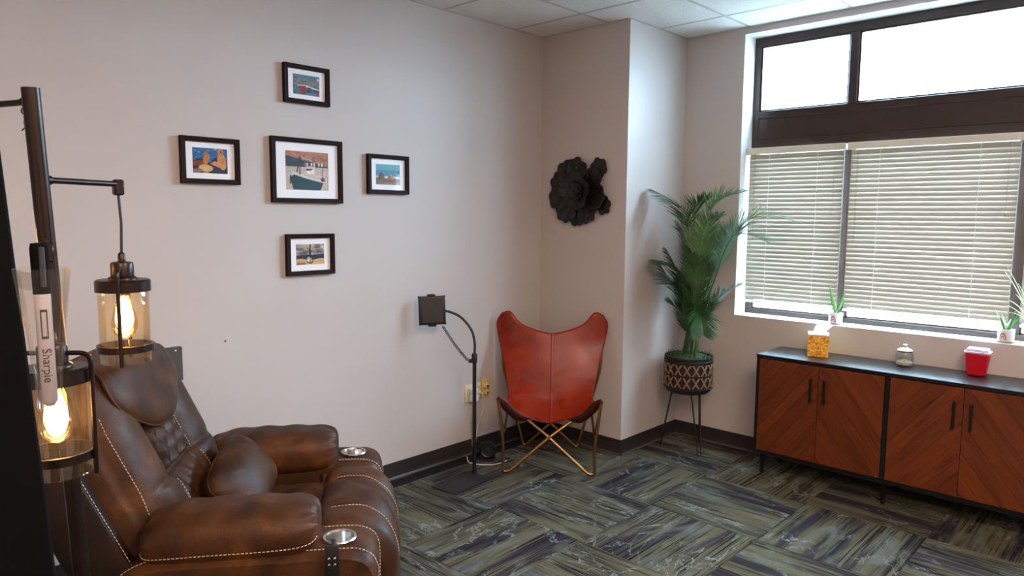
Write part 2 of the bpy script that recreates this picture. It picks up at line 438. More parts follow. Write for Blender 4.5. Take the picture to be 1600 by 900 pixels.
# recessed ceiling light panels (above and behind the camera's view)
for (x0, y0, wx, wy, lb) in ((gx0 + gd * 4, gy0 - gd * 8, gd * 2, gd, 'white recessed ceiling light panel nearest the back wall, behind the camera'), (gx0 + gd * 4, gy0 - gd * 5, gd * 2, gd, 'white recessed ceiling light panel over the middle of the room')):
    cl = empty('ceiling_light', (x0 + wx / 2, y0 + wy / 2, HC), 0, label=lb, cat='ceiling light', group='ceiling light panels')
    fr_ = MB()
    a, b = wx / 2 - .01, wy / 2 - .01
    fr_.box(-a, a, -b, -b + .02, -.006, .0); fr_.box(-a, a, b - .02, b, -.006, .0); fr_.box(-a, -a + .02, -b + .02, b - .02, -.006, .0); fr_.box(a - .02, a, -b + .02, b - .02, -.006, .0)
    fr_.build('frame', MT['grid'], cl)
    MB().box(-a + .02, a - .02, -b + .02, b - .02, -.003, -.0005).build('diffuser', MT['panel'], cl)

# cove baseboards
HB = .0985
def baseboard(name, p, q, nx, ny):
    """p->q along the wall foot, (nx,ny) points into the room"""
    prof = [(0, HB), (.004, HB), (.005, .03), (.007, .014), (.016, .004), (.018, 0), (0, 0)]
    d = Vector((q[0] - p[0], q[1] - p[1], 0))
    m = MB(); n = len(prof)
    V = [(p[0] + nx * a, p[1] + ny * a, z) for a, z in prof] + [(q[0] + nx * a, q[1] + ny * a, z) for a, z in prof]
    m.add(V, [(i, (i + 1) % n, n + (i + 1) % n, n + i) for i in range(n)] + [tuple(range(n)), tuple(range(2 * n - 1, n - 1, -1))])
    o = m.build(name, MT['base']); tag(o, kind='structure')
    m = MB(); ex = Vector((nx, ny, 0)); P0 = Vector((p[0], p[1], 0)) + ex * .0165; Q0 = Vector((q[0], q[1], 0)) + ex * .0165
    m.tube([P0 + Vector((0, 0, .0055)), Q0 + Vector((0, 0, .0055))], .0042, 6).build('toe_highlight', MT['toehighlight'], o)  # paler strip along the dark toe, a highlight put in as colour
baseboard('baseboard_left', (0, YB), (0, PY), 1, 0)
baseboard('baseboard_column_front', (0, PY), (PX + .004, PY), 0, -1)
baseboard('baseboard_column_side', (PX, PY - .004), (PX, 0), 1, 0)
baseboard('baseboard_window', (PX, 0), (XR, 0), 0, -1)
baseboard('baseboard_right', (XR, YB), (XR, 0), -1, 0)
baseboard('baseboard_back', (0, YB), (XR, YB), 0, 1)

# ---------------------------------------------------------------- window
FY0, FY1 = .150, .205
win = empty('window_1', (0, 0, 0)); tag(win, 'dark bronze framed window with two rows of panes above sideboard', kind='structure')
def fbox(name, x0, x1, z0, z1, y0=FY0, y1=FY1, b=.003):
    return MB().bev(x0, x1, y0, y1, z0, z1, b, 1).build(name, MT['bronze'], win)
MUL = ((1.722, 1.774), (2.606, 2.660))
fbox('frame_head', OX0, OX1, OZ1 - .058, OZ1)
fbox('frame_sill', OX0, OX1, OZ0, OZ0 + .036)
fbox('frame_jamb', OX0, OX0 + .045, OZ0 + .036, OZ1 - .058); fbox('frame_jamb', OX1 - .045, OX1, OZ0 + .036, OZ1 - .058)
fbox('transom_rail', OX0 + .045, OX1 - .045, 2.180, 2.229)
fbox('transom_panel', OX0 + .045, OX1 - .045, 2.046, 2.180, FY0 + .004)
fbox('transom_rail', OX0 + .045, OX1 - .045, 1.985, 2.046, FY0 + .001)
bays = []
xs = [OX0 + .045, MUL[0][0], MUL[0][1], MUL[1][0], MUL[1][1], OX1 - .045]
for (a, b) in MUL:
    fbox('mullion', a, b, OZ0 + .036, 1.985); fbox('mullion', a, b, 2.229, OZ1 - .058)
for a, b in ((xs[0], xs[1]), (xs[2], xs[3]), (xs[4], xs[5])):
    for z0, z1 in ((OZ0 + .036, 1.985), (2.229, OZ1 - .058)):
        MB().box(a, b, .180, .186, z0, z1).build('pane', MT['pane'], win)
        gk = MB()      # slim glazing bead
        s = .010
        gk.box(a, a + s, .160, .180, z0, z1); gk.box(b - s, b, .160, .180, z0, z1); gk.box(a, b, .160, .180, z0, z0 + s); gk.box(a, b, .160, .180, z1 - s, z1)
        gk.build('glazing_bead', MT['bronze'], win)

# light portals in the panes (guide skylight sampling, give no light of their own)
for (z0, z1) in ((OZ0 + .03, 1.99), (2.22, 2.66)):
    ld = bpy.data.lights.new('pane_portal', 'AREA'); ld.shape = 'RECTANGLE'; ld.size = OX1 - OX0; ld.size_y = z1 - z0
    ld.cycles.is_portal = True
    lo = bpy.data.objects.new('pane_portal', ld); COL.objects.link(lo); lo.location = ((OX0 + OX1) / 2, .215, (z0 + z1) / 2); lo.rotation_euler = (R(-90), 0, 0)

# outside: grey paving and a tree
tag(MB().box(-300, 300, .26, 400, -.25, -.15).build('ground', MT['concrete']), kind='structure')
tree = empty('tree', (.28, 2.5, -.15), 0, label='leafy green tree outside the left window pane behind the blind', cat='tree')
MB().tube(catmull([(0, 0, 0), (.03, .02, .6), (-.02, 0, 1.2), (.02, 0, 1.7)]), [.06, .055, .05, .045, .04] + [.04] * 14, 8).build('trunk', MT['bark'], tree, True)
tl = MB(); rr = random.Random(3)
for k in range(700):
    a, b = rr.gauss(0, .17), rr.gauss(0, .17); c = max(-.9, min(1.0, rr.gauss(0, .42)))
    p = Vector((a, b, 1.75 + c)); d = Vector((rr.uniform(-1, 1), rr.uniform(-1, 1), rr.uniform(-.6, .8))).normalized()
    e = d.cross(Vector((rr.uniform(-1, 1), rr.uniform(-1, 1), 1))).normalized() * .022
    tl.add([p, p + d * .04 + e, p + d * .1, p + d * .04 - e], [(0, 1, 2, 3)])
tag(tl.build('foliage', MT['leaf_out'], tree), kind='stuff')

# blinds
def blind(x0, x1, label, cords):
    cx = (x0 + x1) / 2; zt = 1.986; zb = .975
    b = empty('window_blind', (cx, .1, zb), 0, label=label, cat='blind', group='window blinds')
    hw = (x1 - x0) / 2; T = zt - zb
    MB().bev(-hw, hw, -.022, .022, T - .036, T, .003, 1).build('headrail', MT['rail'], b)
    val = MB().bev(-hw - .002, hw + .002, -.026, -.0225, T - .041, T + .001, .0012, 1).build('valance', MT['rail'], b)
    MB().bev(hw - .022, hw - .019, -.0268, -.026, T - .040, T, .0003, 1).build('valance_joint', MT['cord'], val)
    m = MB(); sw = hw - .014; n = 6; W = .0338
    def sf(u, v):
        t = (u - .5) * W; crown = .0018 * (1 - (2 * u - 1) ** 2)
        return (lerp(-sw, sw, v), t, crown)
    m.grid(sf, n, 2)
    me = bpy.data.meshes.new('slat'); me.from_pydata(m.v, [], m.f); me.materials.append(MT['slat'])
    me.polygons.foreach_set('use_smooth', [True] * len(me.polygons))
    sp = .0277; k = 0; z = T - .055
    while z > .03:
        o = piece('slat', me, b, (0, 0, z), (R(73) + random.uniform(-.02, .02), 0, 0)); k += 1; z -= sp
    MB().bev(-sw, sw, -.012, .012, .004, .018, .003, 1).build('bottom_rail', MT['rail'], b)
    for c in cords:
        cx_ = c - cx
        MB().tube([(cx_, -.0175, .012), (cx_, -.0175, T - .03)], .0012, 5).build('ladder_cord', MT['cord'], b)
        MB().tube([(cx_ + .004, .0175, .012), (cx_ + .004, .0175, T - .03)], .0012, 5).build('ladder_cord', MT['cord'], b)
    MB().tube([(-hw + .06, -.029, T - .03), (-hw + .062, -.028, .42)], .0035, 6).build('tilt_wand', MT['wand'], b)
    pc = MB().tube([(hw - .055, -.028, T - .03), (hw - .057, -.027, T - .40)], .0010, 5).build('pull_cord', MT['cablegrey'], b)
    MB().lathe([(.001, 0), (.004, -.004), (.0055, -.03), (.004, -.034)], 8, Matrix.Translation((hw - .057, -.027, T - .40))).build('cord_tassel', MT['wand'], pc)
blind(1.134, 1.751, 'narrow cream window blind nearest the palm, over the left pane', (1.285, 1.59))
blind(1.766, 2.628, 'wide cream window blind in the middle over the big pane', (1.945, 2.44))
blind(2.654, 3.270, 'cream window blind at the far right beyond the second mullion', (2.80, 3.12))

# ---------------------------------------------------------------- recliner
RO = (1.236, -3.081, 0); RA = R(53)
rec = empty('recliner', RO, RA, label='brown leather recliner with white stitching and two steel cup holders', cat='recliner')
D = Vector((-.4226, 0, .9063)); NB = Vector((.9063, 0, .4226)); B0 = Vector((-.455, 0, .49)); VL = .70
def back_h(L, v):
    a = abs(L)
    h = 0.
    # lumbar roll
    lum = smooth(.0, .06, v) * (1 - smooth(.20, .262, v))
    lumc = math.sqrt(max(0, math.sin(PI * min(1, max(0, (v - .0) / .255))))) if 0 < v < .255 else 0
    h += .045 * lumc * (1 - smooth(.24, .33, a))
    if v < .25: h -= .012 * math.exp(-((a - .125) / .008) ** 2) * lum
    if .02 < v < .25: h += .003 * math.sin(L * 120 + v * 30) * lum * (1 - smooth(.07, .11, a))
    # quilted middle
    q = smooth(.255, .275, v) * (1 - smooth(.43, .46, v)) * (1 - smooth(.10, .125, a))
    h += q * (.030 + .016 * (abs(math.sin((L / .042 + v / .046) * PI / 2)) * abs(math.sin((L / .042 - v / .046) * PI / 2))) ** .6)
    # side bolsters
    bo = max(0, min(1, (a - .125) / .225))
    bol = math.sqrt(max(0, math.sin(PI * bo)))
    h += .06 * bol * smooth(.10, .30, v) * (1 - .35 * smooth(.5, .7, v))
    # seam groove beside the bolsters, outer edge falls back
    h -= .010 * math.exp(-((a - .352) / .007) ** 2)
    h -= .13 * smooth(.345, .41, a) ** 1.3
    # top rolls back
    h -= .11 * smooth(.60, .70, v) ** 1.6
    h -= .05 * (1 - smooth(0, .05, v))
    return h
def half_w(v): return interp([(0, .38), (.15, .40), (.45, .405), (.58, .38), (.66, .33), (.70, .27)], v)
def back_pt(L, v, off=0):
    p = B0 + D * v + NB * (back_h(L, v) + off)
    return Vector((p.x, L * half_w(v) / .405, p.z))
bk = MB().grid(lambda a, b: back_pt((a - .5) * .82, b * VL), 121, 91).build('back_cushion', MT['brown'], rec, 'all')
# outer shell of the backrest
sh = MB()
sec = []
for v in [-.30, -.1, 0, .15, .3, .45, .55, .62, .67, .69]:
    wv = interp([(-.3, .40), (.0, .425), (.45, .43), (.58, .40), (.66, .34), (.69, .26)], v); th0, th1 = -.055, interp([(-.3, -.17), (.2, -.215), (.55, -.19), (.69, -.12)], v)
    ring = []
    for (sx, hh) in ((-1, th0 - .012), (-.985, th0), (-.95, th0 - .004), (.95, th0 - .004), (.985, th0), (1, th0 - .012), (1, th1 + .03), (.96, th1), (-.96, th1), (-1, th1 + .03)):
        p = B0 + D * v + NB * hh; ring.append((p.x, sx * wv, max(p.z, .06)))
    sec.append(ring)
n = 10; V = [p for r0 in sec for p in r0]
F = [(i * n + j, i * n + (j + 1) % n, (i + 1) * n + (j + 1) % n, (i + 1) * n + j) for i in range(len(sec) - 1) for j in range(n)]
F += [tuple(range(n)), tuple((len(sec) - 1) * n + j for j in range(n))]
sh.add(V, F); sh.build('back_shell', MT['brown_side'], rec, True, bevel=.008)
# head pillow
def head_pt(a, b):
    th = 2 * PI * a
    # outline: rounded top, deep U bottom
    ct, st_ = math.cos(th), math.sin(th)
    e = 2.6
    rx = .272 * abs(ct) ** (2 / e) * (1 if ct > 0 else -1)
    rz = (abs(st_) ** (2 / e)) * (.135 if st_ > 0 else .165) * (1 if st_ > 0 else -1)
    if st_ < 0: rx *= (1 - .30 * smooth(0, 1, -st_))
    k = math.sin(b * PI / 2)
    L = rx * k; v = .560 + rz * k
    hh = .050 + .048 * math.sqrt(max(0, 1 - k ** 2.6)) - .03 * k ** 6 * 0
    hh += .004 * math.sin(L * 26 + v * 40) * (1 - k)
    hh -= .10 * smooth(.60, .70, v) ** 1.5
    p = B0 + D * v + NB * hh
    return Vector((p.x, L, p.z))
MB().grid(head_pt, 72, 22, wrap=True).build('head_pillow', MT['brown'], rec, 'all')
pipe = [head_pt(i / 72, .985) + NB * .004 for i in range(72)]
MB().tube(pipe, .0045, 6, closed=True).build('piping', MT['brown'], rec, True)
# consoles with cup holders
def console(sg):
    top = [Vector((x, 0, z)) for x, z in ((.112, .50), (.109, .545), (.094, .578), (.06, .596), (.01, .601), (-.20, .602), (-.46, .603), (-.53, .592), (-.585, .555), (-.62, .49), (-.63, .42))]
    prof = [(-.63, .07), (.085, .07), (.108, .10), (.112, .30)] + [(q.x, q.z) for q in catmull(top, 4)]
    m = MB(); n = len(prof)
    ys = [.262, .275, .30, .44, .468, .482]
    ins = [.014, .004, 0, 0, .004, .014]
    V = []
    cxm, czm = -.25, .33
    for y, i_ in zip(ys, ins):
        for (x, z) in prof:
            V.append((x - i_ * (1 if x > cxm else -1) , sg * y, z - i_ * (1 if z > czm else -1)))
    Fc = [(i * n + j, i * n + (j + 1) % n, (i + 1) * n + (j + 1) % n, (i + 1) * n + j) for i in range(len(ys) - 1) for j in range(n)]
    Fc += [tuple(range(n)), tuple((len(ys) - 1) * n + j for j in range(n))]
    m.add(V, Fc)
    o = m.build('console', MT['brown'], rec, True)
    cut = MB().lathe([(.040, .53), (.040, .70)], 32, Matrix.Translation((0, sg * .378, 0))).build('cutter', None)
    cut.matrix_world = ROOT[rec.name]
    bpy.context.view_layer.update()
    md = o.modifiers.new('cut', 'BOOLEAN'); md.object = cut; md.operation = 'DIFFERENCE'; md.solver = 'EXACT'
    dg = bpy.context.evaluated_depsgraph_get()
    nm = bpy.data.meshes.new_from_object(o.evaluated_get(dg)); o.modifiers.clear(); o.data = nm
    bpy.data.objects.remove(cut)
    cup = MB().lathe([(.0395, .600), (.048, .602), (.050, .605), (.047, .6085), (.041, .608), (.0385, .602), (.0375, .545), (.034, .535), (.0005, .534)], 36, Matrix.Translation((0, sg * .378, .001)), cap=False)
    cup.build('cup_holder', MT['steel'], rec, True)
console(-1); console(1)
# puffy arm pads
def armpad(sg):
    def f(a, b):
        t = b * 2 - 1
        x = -.295 + .238 * math.copysign(1 - (1 - abs(t)) ** 1.8, t) if True else 0
        k = (1 - abs(t) ** 3.2) ** .42 if abs(t) < 1 else 0
        th = 2 * PI * a
        cy, cz = math.cos(th), math.sin(th)
        y = .120 * math.copysign(abs(cy) ** .78, cy); z = math.copysign(abs(cz) ** .85, cz) * (.082 if cz > 0 else .090)
        wr = .0055 * math.sin(th * 11 + t * 2) * smooth(.50, .85, abs(t)) * (1 - smooth(.93, 1, abs(t))) + .0025 * math.sin(x * 60 + th * 2) * max(0, cz)
        drop = -.012 * smooth(.1, 1, -t)
        return (x, sg * .352 + y * (k + wr * 3), .640 + drop + (z) * k + wr)
    MB().grid(f, 96, 60, wrap=True).build('arm_pad', MT['brown'], rec, 'all')
    seam = [Vector(f((0 if sg > 0 else .5) - sg * .0 - (.028 if sg > 0 else -.028), b / 60)) for b in range(2, 59)]
    return seam
seams = [armpad(-1), armpad(1)]
# seat and leg rest cushions
def seat(a, b):
    x = lerp(-.47, -.075, b); y = (a - .5) * .53
    ed = max(abs(a - .5) * 2, 0)
    z = .545 - .05 * ed ** 6 - .03 * smooth(.93, 1, b) - .012 * math.sin(PI * b)
    return (x, y, z + .003 * math.sin(y * 30 + x * 18))
MB().grid(seat, 40, 30).build('seat_cushion', MT['brown'], rec, 'all', solid=.05)
lp = [Vector(p) for p in ((-.09, 0, .50), (-.082, 0, .552), (-.055, 0, .572), (0, 0, .577), (.06, 0, .570), (.115, 0, .535), (.142, 0, .47), (.148, 0, .38), (.142, 0, .27), (.13, 0, .16), (.11, 0, .09))]
lc = catmull(lp, 5)
def legrest_pt(y, s, off=0):
    i = min(len(lc) - 2, int(s * (len(lc) - 1))); p = lc[i].lerp(lc[i + 1], s * (len(lc) - 1) - i)
    tn = (lc[i + 1] - lc[i]).normalized(); nn = Vector((-tn.z, 0, tn.x))
    if nn.x * .6 + nn.z * .8 < 0 and s < .6: nn = -nn
    nn = Vector((abs(nn.x), 0, max(nn.z, -.2)))
    a = abs(y)
    puff = .012 * abs(math.sin(PI * min(1, (a if a < .12 else (a - .12) * .9) / .12) if a >= .12 else PI * (a + .12) / .24)) ** .6
    edge = -.045 * smooth(.225, .262, a) ** 2 * smooth(.04, .14, s)
    wr = .003 * math.sin(y * 50 + s * 22) * smooth(.15, .5, s)
    return p + nn * (puff + edge + wr + off) + Vector((0, y, 0))
MB().grid(lambda a, b: legrest_pt((a - .5) * .524, b), 60, 50).build('leg_rest', MT['brown'], rec, 'all', solid=.03)
MB().box(-.60, .09, -.27, .27, .06, .47).build('base_frame', MT['brown_side'], rec)
for (x, y) in ((-.55, -.40), (.03, -.40), (-.55, .40), (.03, .40)):
    MB().lathe([(.022, 0), (.025, .07)], 12, Matrix.Translation((x, y, 0))).build('foot', MT['black'], rec)
# contrast stitching
st = MB()
def stitches(P, dash=.0070, gap=.0042, r=.0011):
    P = [Vector(p) for p in P]; acc = 0; on = True; cur = [P[0]]; left = dash
    for a, b in zip(P, P[1:]):
        seg = (b - a).length; pos = 0
        if seg < 1e-6: continue
        while seg - pos > left:
            pos += left; q = a.lerp(b, pos / seg)
            if on and len(cur) >= 1: st.tube([cur[0], q], r, 4)
            on = not on; cur = [q]; left = dash if on else gap
        left -= seg - pos
def pull(P, n):
    return [Vector(p) + n for p in P]
for s in (-1, 1):
    stitches([back_pt(s * .134, .265 + .17 * k / 20, .007) for k in range(21)])
    stitches([back_pt(s * .139, .07 + .17 * k / 20, .006) for k in range(21)])
    stitches([back_pt(s * .340, .10 + .42 * k / 40, .003) for k in range(41)])
    e = []
    for k in range(30):
        v = -.0 + .56 * k / 29; p = B0 + D * v + NB * (-.0525); e.append((p.x, s * interp([(-.3, .40), (.0, .425), (.45, .43), (.58, .40)], v) * .975, p.z))
    stitches(e)
    stitches([legrest_pt(s * .132, .10 + .83 * k / 40, .0165) for k in range(41)])
    # console outline
    cs = [(.1135, .12), (.1135, .50), (.1105, .546), (.0955, .5795), (.0605, .5985), (.01, .6035), (-.20, .6045), (-.46, .6055), (-.53, .5945), (-.587, .557), (-.62, .50)]
    stitches(catmull([(x, s * .448, z) for x, z in cs], 6))
    stitches(catmull([(-.05, s * .298, .6038), (.01, s * .298, .6035), (.0605, s * .298, .5985), (.0955, s * .298, .5795), (.1105, s * .298, .546), (.1135, s * .298, .50), (.1135, s * .298, .3)], 6))
for sm, s in zip(seams, (-1, 1)):
    stitches([p + Vector((0, s * .003, 0)) for p in sm])
tag(st.build('stitching', MT['thread'], rec), kind='stuff')

# loose leather pillow on the seat
pil = empty('lumbar_pillow', tuple(Matrix.Translation(RO) @ Matrix.Rotation(RA, 4, 'Z') @ Vector((-.33, .06, .545))), RA, label='plump brown leather pillow resting on the recliner seat', cat='pillow')
def pillow(a, b):
    th = 2 * PI * a; k = math.sin(b * PI); zz = math.cos(b * PI)
    c, s = math.cos(th), math.sin(th)
    rx = .175 * math.copysign(abs(c) ** .48, c); rz = .118 * math.copysign(abs(s) ** .48, s)
    kk = abs(k) ** .55
    wr = .002 * math.sin(th * 9) * k * k
    return Vector((zz * .075 * (1 - .25 * k) + wr, rx * kk, rz * kk + wr))
pm = Matrix.Translation((-.03, .02, .085)) @ Matrix.Rotation(R(-14), 4, 'Z') @ Matrix.Rotation(R(-38), 4, 'Y') @ Matrix.Rotation(R(16), 4, 'X')
MB().grid(lambda a, b: pm @ pillow(a, b), 64, 28, wrap=True).build('cushion', MT['brown'], pil, 'all')
MB().tube([pm @ (pillow(k / 64, .5) * 1.01) for k in range(64)], .0022, 6, closed=True).build('piping', MT['brown'], pil, True)

# remote hanging over the near cup holder
rm = empty('remote_control', tuple(Matrix.Translation(RO) @ Matrix.Rotation(RA, 4, 'Z') @ Vector((-.012, -.497, .47))), RA, label='black remote control hanging over the near cup holder of the recliner', cat='remote')
MB().bev(-.020, .020, -.010, .010, .06, .165, .004, 2).build('body', MT['black'], rm, True)
MB().bev(-.014, .014, -.009, .009, -.10, .06, .004, 2).build('handle', MT['blackm'], rm, True)
MB().tube(fillet([(0, .008, .14), (0, .03, .152), (0, .075, .152), (0, .083, .10)], .02), .006, 8).build('hook', MT['black'], rm, True)
for i, (x, z) in enumerate(((-.008, .135), (.008, .135), (-.008, .117), (.008, .117))):
    MB().prism([(-.0035, -.003), (.0035, -.001), (.001, .0035)], -.0006, .0006, Matrix.Translation((x, -.0102, z)) @ Matrix.Rotation(R(90), 4, 'X')).build('button', MT['whitep'], rm)

# ---------------------------------------------------------------- tree floor lamp
LB = Vector((1.6625, -3.9725, 0)); LT = Vector((1.679, -4.047, 1.777))
def on_pole(z): return LB.lerp(LT, z / LT.z)
lamp = empty('floor_lamp', tuple(LB), 0, label='dark bronze tree floor lamp with hanging glass lanterns beside the recliner', cat='floor lamp')
MB().lathe([(.0, 0), (.15, 0), (.155, .006), (.15, .016), (.03, .026), (.02, .05)], 40, Matrix.Translation(LB)).build('base', MT['lampmetal'], lamp, True, world=True)
MB().tube([on_pole(.02), on_pole(.5), on_pole(1.2), LT], .0155, 20).build('pole', MT['lampmetal'], lamp, True, world=True)
def lantern(el, cord, ang):
    th = el
    MB().bev(-.010, .010, -.010, .010, -.024, .010, .003, 1, Matrix.Translation(th)).build('elbow', MT['lampmetal'], lamp, True, world=True)
    t = th + Vector((0, 0, -cord))
    c = MB().tube([th + Vector((0, 0, -.02)), th + Vector((.003, .002, -cord * .5)), t + Vector((0, 0, .012))], .0030, 7).build('cord', MT['black'], lamp, True, world=True)
    T = Matrix.Translation(t) @ Matrix.Diagonal((.95, .95, 1, 1))
    lt = MB().lathe([(.004, .022), (.0075, .018), (.0085, .002), (.022, 0), (.0245, -.004), (.0245, -.030), (.030, -.034), (.031, -.038), (.055, -.038), (.0585, -.041), (.0585, -.064), (.055, -.064), (.055, -.045), (.002, -.045)], 36, T, cap=False)
    cap = lt.build('lantern_cap', MT['lampmetal'], lamp, True, world=True)
    MB().lathe([(.0535, -.047), (.0535, -.222), (.0518, -.222), (.0518, -.047)], 40, T, cap=False).build('glass_shade', MT['shade'], cap, True, world=True)
    MB().lathe([(.0545, -.182), (.0605, -.182), (.0605, -.197), (.0545, -.197), (.0545, -.182)], 40, T, cap=False).build('ring_band', MT['lampmetal'], cap, True, world=True)
    for k in (0, PI):
        d = Vector((math.cos(ang + k), math.sin(ang + k), 0))
        MB().tube(fillet([t + d * .02 + Vector((0, 0, -.014)), t + d * .0615 + Vector((0, 0, -.014)), t + d * .0615 + Vector((0, 0, -.224))], .022, 6), .0042, 8).build('support_rod', MT['lampmetal'], cap, True, world=True)
    MB().lathe([(.013, -.040), (.013, -.072), (.011, -.074)], 16, T).build('socket', MT['lampmetal'], cap, True, world=True)
    MB().lathe([(.011, -.072), (.013, -.080), (.020, -.105), (.027, -.130), (.0275, -.142), (.022, -.158), (.010, -.168), (.001, -.170)], 24, T, cap=False).build('bulb', MT['bulbglass'], cap, True, world=True)
    MB().lathe([(.002, -.076), (.0105, -.086), (.0175, -.108), (.0195, -.130), (.013, -.152), (.002, -.160)], 16, T).build('filament', MT['filament'], cap, True, world=True)
E2, E3, E1 = Vector((1.572, -3.870, 1.607)), Vector((1.898, -4.089, 1.487)), Vector((1.445, -4.128, 1.752))
for el in (E1, E2, E3):
    p = on_pole(el.z); MB().tube([p, el], .0062, 10).build('arm', MT['lampmetal'], lamp, True, world=True)
    d = (el - p).normalized(); MB().tube([p + d * .010, p + d * .022], .0095, 12).build('arm_collar', MT['lampmetal'], lamp, True, world=True)
lantern(E2, .170, R(-27)); lantern(E3, .163, R(48)); lantern(E1, .165, R(20))
p = on_pole(E1.z).lerp(E1, .10)
wt = empty('wire_twist', tuple(p), 0, label='bit of twisted black wire hanging from the top arm of the floor lamp', cat='wire')
MB().tube(catmull([(0, .0, .008), (.004, .006, .0), (0, 0, -.008), (-.008, -.002, -.018), (.004, .004, -.026), (-.002, 0, -.036), (.002, .0, -.046), (-.009, -.003, -.052)], 5), .0013, 5).build('strand', MT['black'], wt, True)

# ---------------------------------------------------------------- foreground black panel with pen cone
pd = Vector((2.521, -4.256, 0)) - Vector((CAM.x, CAM.y, 0)); pd.normalize(); pr = Vector((-pd.y, pd.x, 0))
pa = math.atan2(pr.y, pr.x)
pan = empty('equipment_panel', (2.521, -4.256, 0), pa, label='tall matte black panel at the left edge of the picture, nearest the camera', cat='panel')
MB().bev(.0, .36, -.02, .02, -1.395, .53, .006, 2, Matrix.Translation((0, 0, 1.418)) @ Matrix.Rotation(R(3.15), 4, 'Y')).build('board', MT['panelmat'], pan, True)
MB().bev(-.084, .284, -.10, .10, 0, .03, .006, 2).build('foot', MT['panelmat'], pan, True)
ch = Vector((2.5985, -4.2585, 1.384))
cone = empty('pen_holder', tuple(ch), 0, label='clear plastic cone-shaped pen holder beside the black panel', cat='pen holder')
MB().lathe([(.0066, .0), (.0082, .004), (.0092, .03), (.0196, .118), (.0204, .118), (.0102, .03), (.0090, .002), (.0066, -.001)], 32, cap=False).build('cone', MT['cone'], cone, True)
MB().bev(-.086, -.021, -.004, .004, .098, .112, .001, 1, Matrix.Rotation(R(4), 4, 'Z')).build('bracket', MT['cone'], cone)
pen = empty('marker_pen', tuple(ch + Vector((.001, 0, .004))), 0, label='black-capped grey marker pen standing in the clear cone', cat='pen')
tm = Matrix.Rotation(R(-3), 4, 'Y')
MB().lathe([(.003, .0), (.0058, .004), (.0060, .095), (.0055, .097)], 20, tm).build('barrel', MT['penw'], pen, True)
MB().lathe([(.0056, .092), (.0064, .093), (.0066, .130), (.0058, .134), (.001, .1345)], 20, tm).build('cap', MT['panelmat'], pen, True)
MB().bev(.0055, .0085, -.002, .002, .098, .131, .0008, 1, tm).build('clip', MT['black'], pen)
cdir = (CAM - ch); ca = math.atan2(cdir.y, cdir.x)
def on_barrel(name, rows):
    m = MB()
    for (a0, a1, z0, z1) in rows:
        pts = [lerp(a0, a1, i / 4) for i in range(5)]
        V = [(.00615 * math.cos(ca + a), .00615 * math.sin(ca + a), z) for z in (z0, z1) for a in pts]
        m.add(V, [(i, i + 1, 6 + i, 5 + i) for i in range(4)], tm)
    return m.build(name, MT['ink'], pen)
on_barrel('emblem', [(-.42, .42, .056, .058), (-.42, .42, .078, .080), (-.42, -.26, .056, .080), (.26, .42, .056, .080)])
# brand lettering running down the barrel
cu = bpy.data.curves.new('lettering', 'FONT'); cu.body = 'Sharpie'; cu.size = .0095; cu.align_x = 'CENTER'; cu.align_y = 'CENTER'; cu.extrude = .0001
tmp = bpy.data.objects.new('lettering_tmp', cu); COL.objects.link(tmp); bpy.context.view_layer.update()
lm = bpy.data.meshes.new_from_object(tmp.evaluated_get(bpy.context.evaluated_depsgraph_get())); bpy.data.objects.remove(tmp)
for v in lm.vertices:
    s, q = v.co.x, v.co.y
    a = ca + q / .0062; z = .034 - s
    v.co = tm @ Vector((.0062 * math.cos(a), .0062 * math.sin(a), z))
lm.materials.append(MT['ink']); piece('lettering', lm, pen)

# ---------------------------------------------------------------- butterfly chair
CO = (.4506, -1.0776, 0); CA = math.atan2(.63, .78)
bc = empty('butterfly_chair', CO, CA, label='cognac leather butterfly chair on a crossed brass frame in the corner', cat='chair')
def bl(x, yf, z): return Vector((x, -yf, z))
CT = [(0, (.140, .286)), (.12, (.105, .296)), (.28, (.045, .335)), (.40, (.0, .372)), (.47, (-.03, .428)), (.70, (-.10, .585)), (.88, (-.14, .705)), (1, (-.165, .787))]
ED = [(0, (.302, .240, .465)), (.06, (.318, .220, .437)), (.14, (.302, .165, .402)), (.26, (.278, .08, .405)), (.40, (.264, .015, .422)), (.50, (.276, -.05, .475)), (.70, (.312, -.13, .625)), (.86, (.348, -.19, .755)), (.95, (.359, -.205, .84)), (1, (.325, -.205, .895))]
def seg(tab, v, k):
    P = [(t, q[k]) for t, q in tab]
    for i in range(len(P) - 1):
        if v <= P[i + 1][0]:
            t = (v - P[i][0]) / (P[i + 1][0] - P[i][0])
            m0 = (P[i + 1][1] - P[i - 1][1]) / (P[i + 1][0] - P[i - 1][0]) if i else (P[1][1] - P[0][1]) / (P[1][0] - P[0][0])
            m1 = (P[i + 2][1] - P[i][1]) / (P[i + 2][0] - P[i][0]) if i + 2 < len(P) else (P[-1][1] - P[-2][1]) / (P[-1][0] - P[-2][0])
            dx = P[i + 1][0] - P[i][0]
            return (2 * t ** 3 - 3 * t * t + 1) * P[i][1] + (t ** 3 - 2 * t * t + t) * m0 * dx + (-2 * t ** 3 + 3 * t * t) * P[i + 1][1] + (t ** 3 - t * t) * m1 * dx
    return P[-1][1]
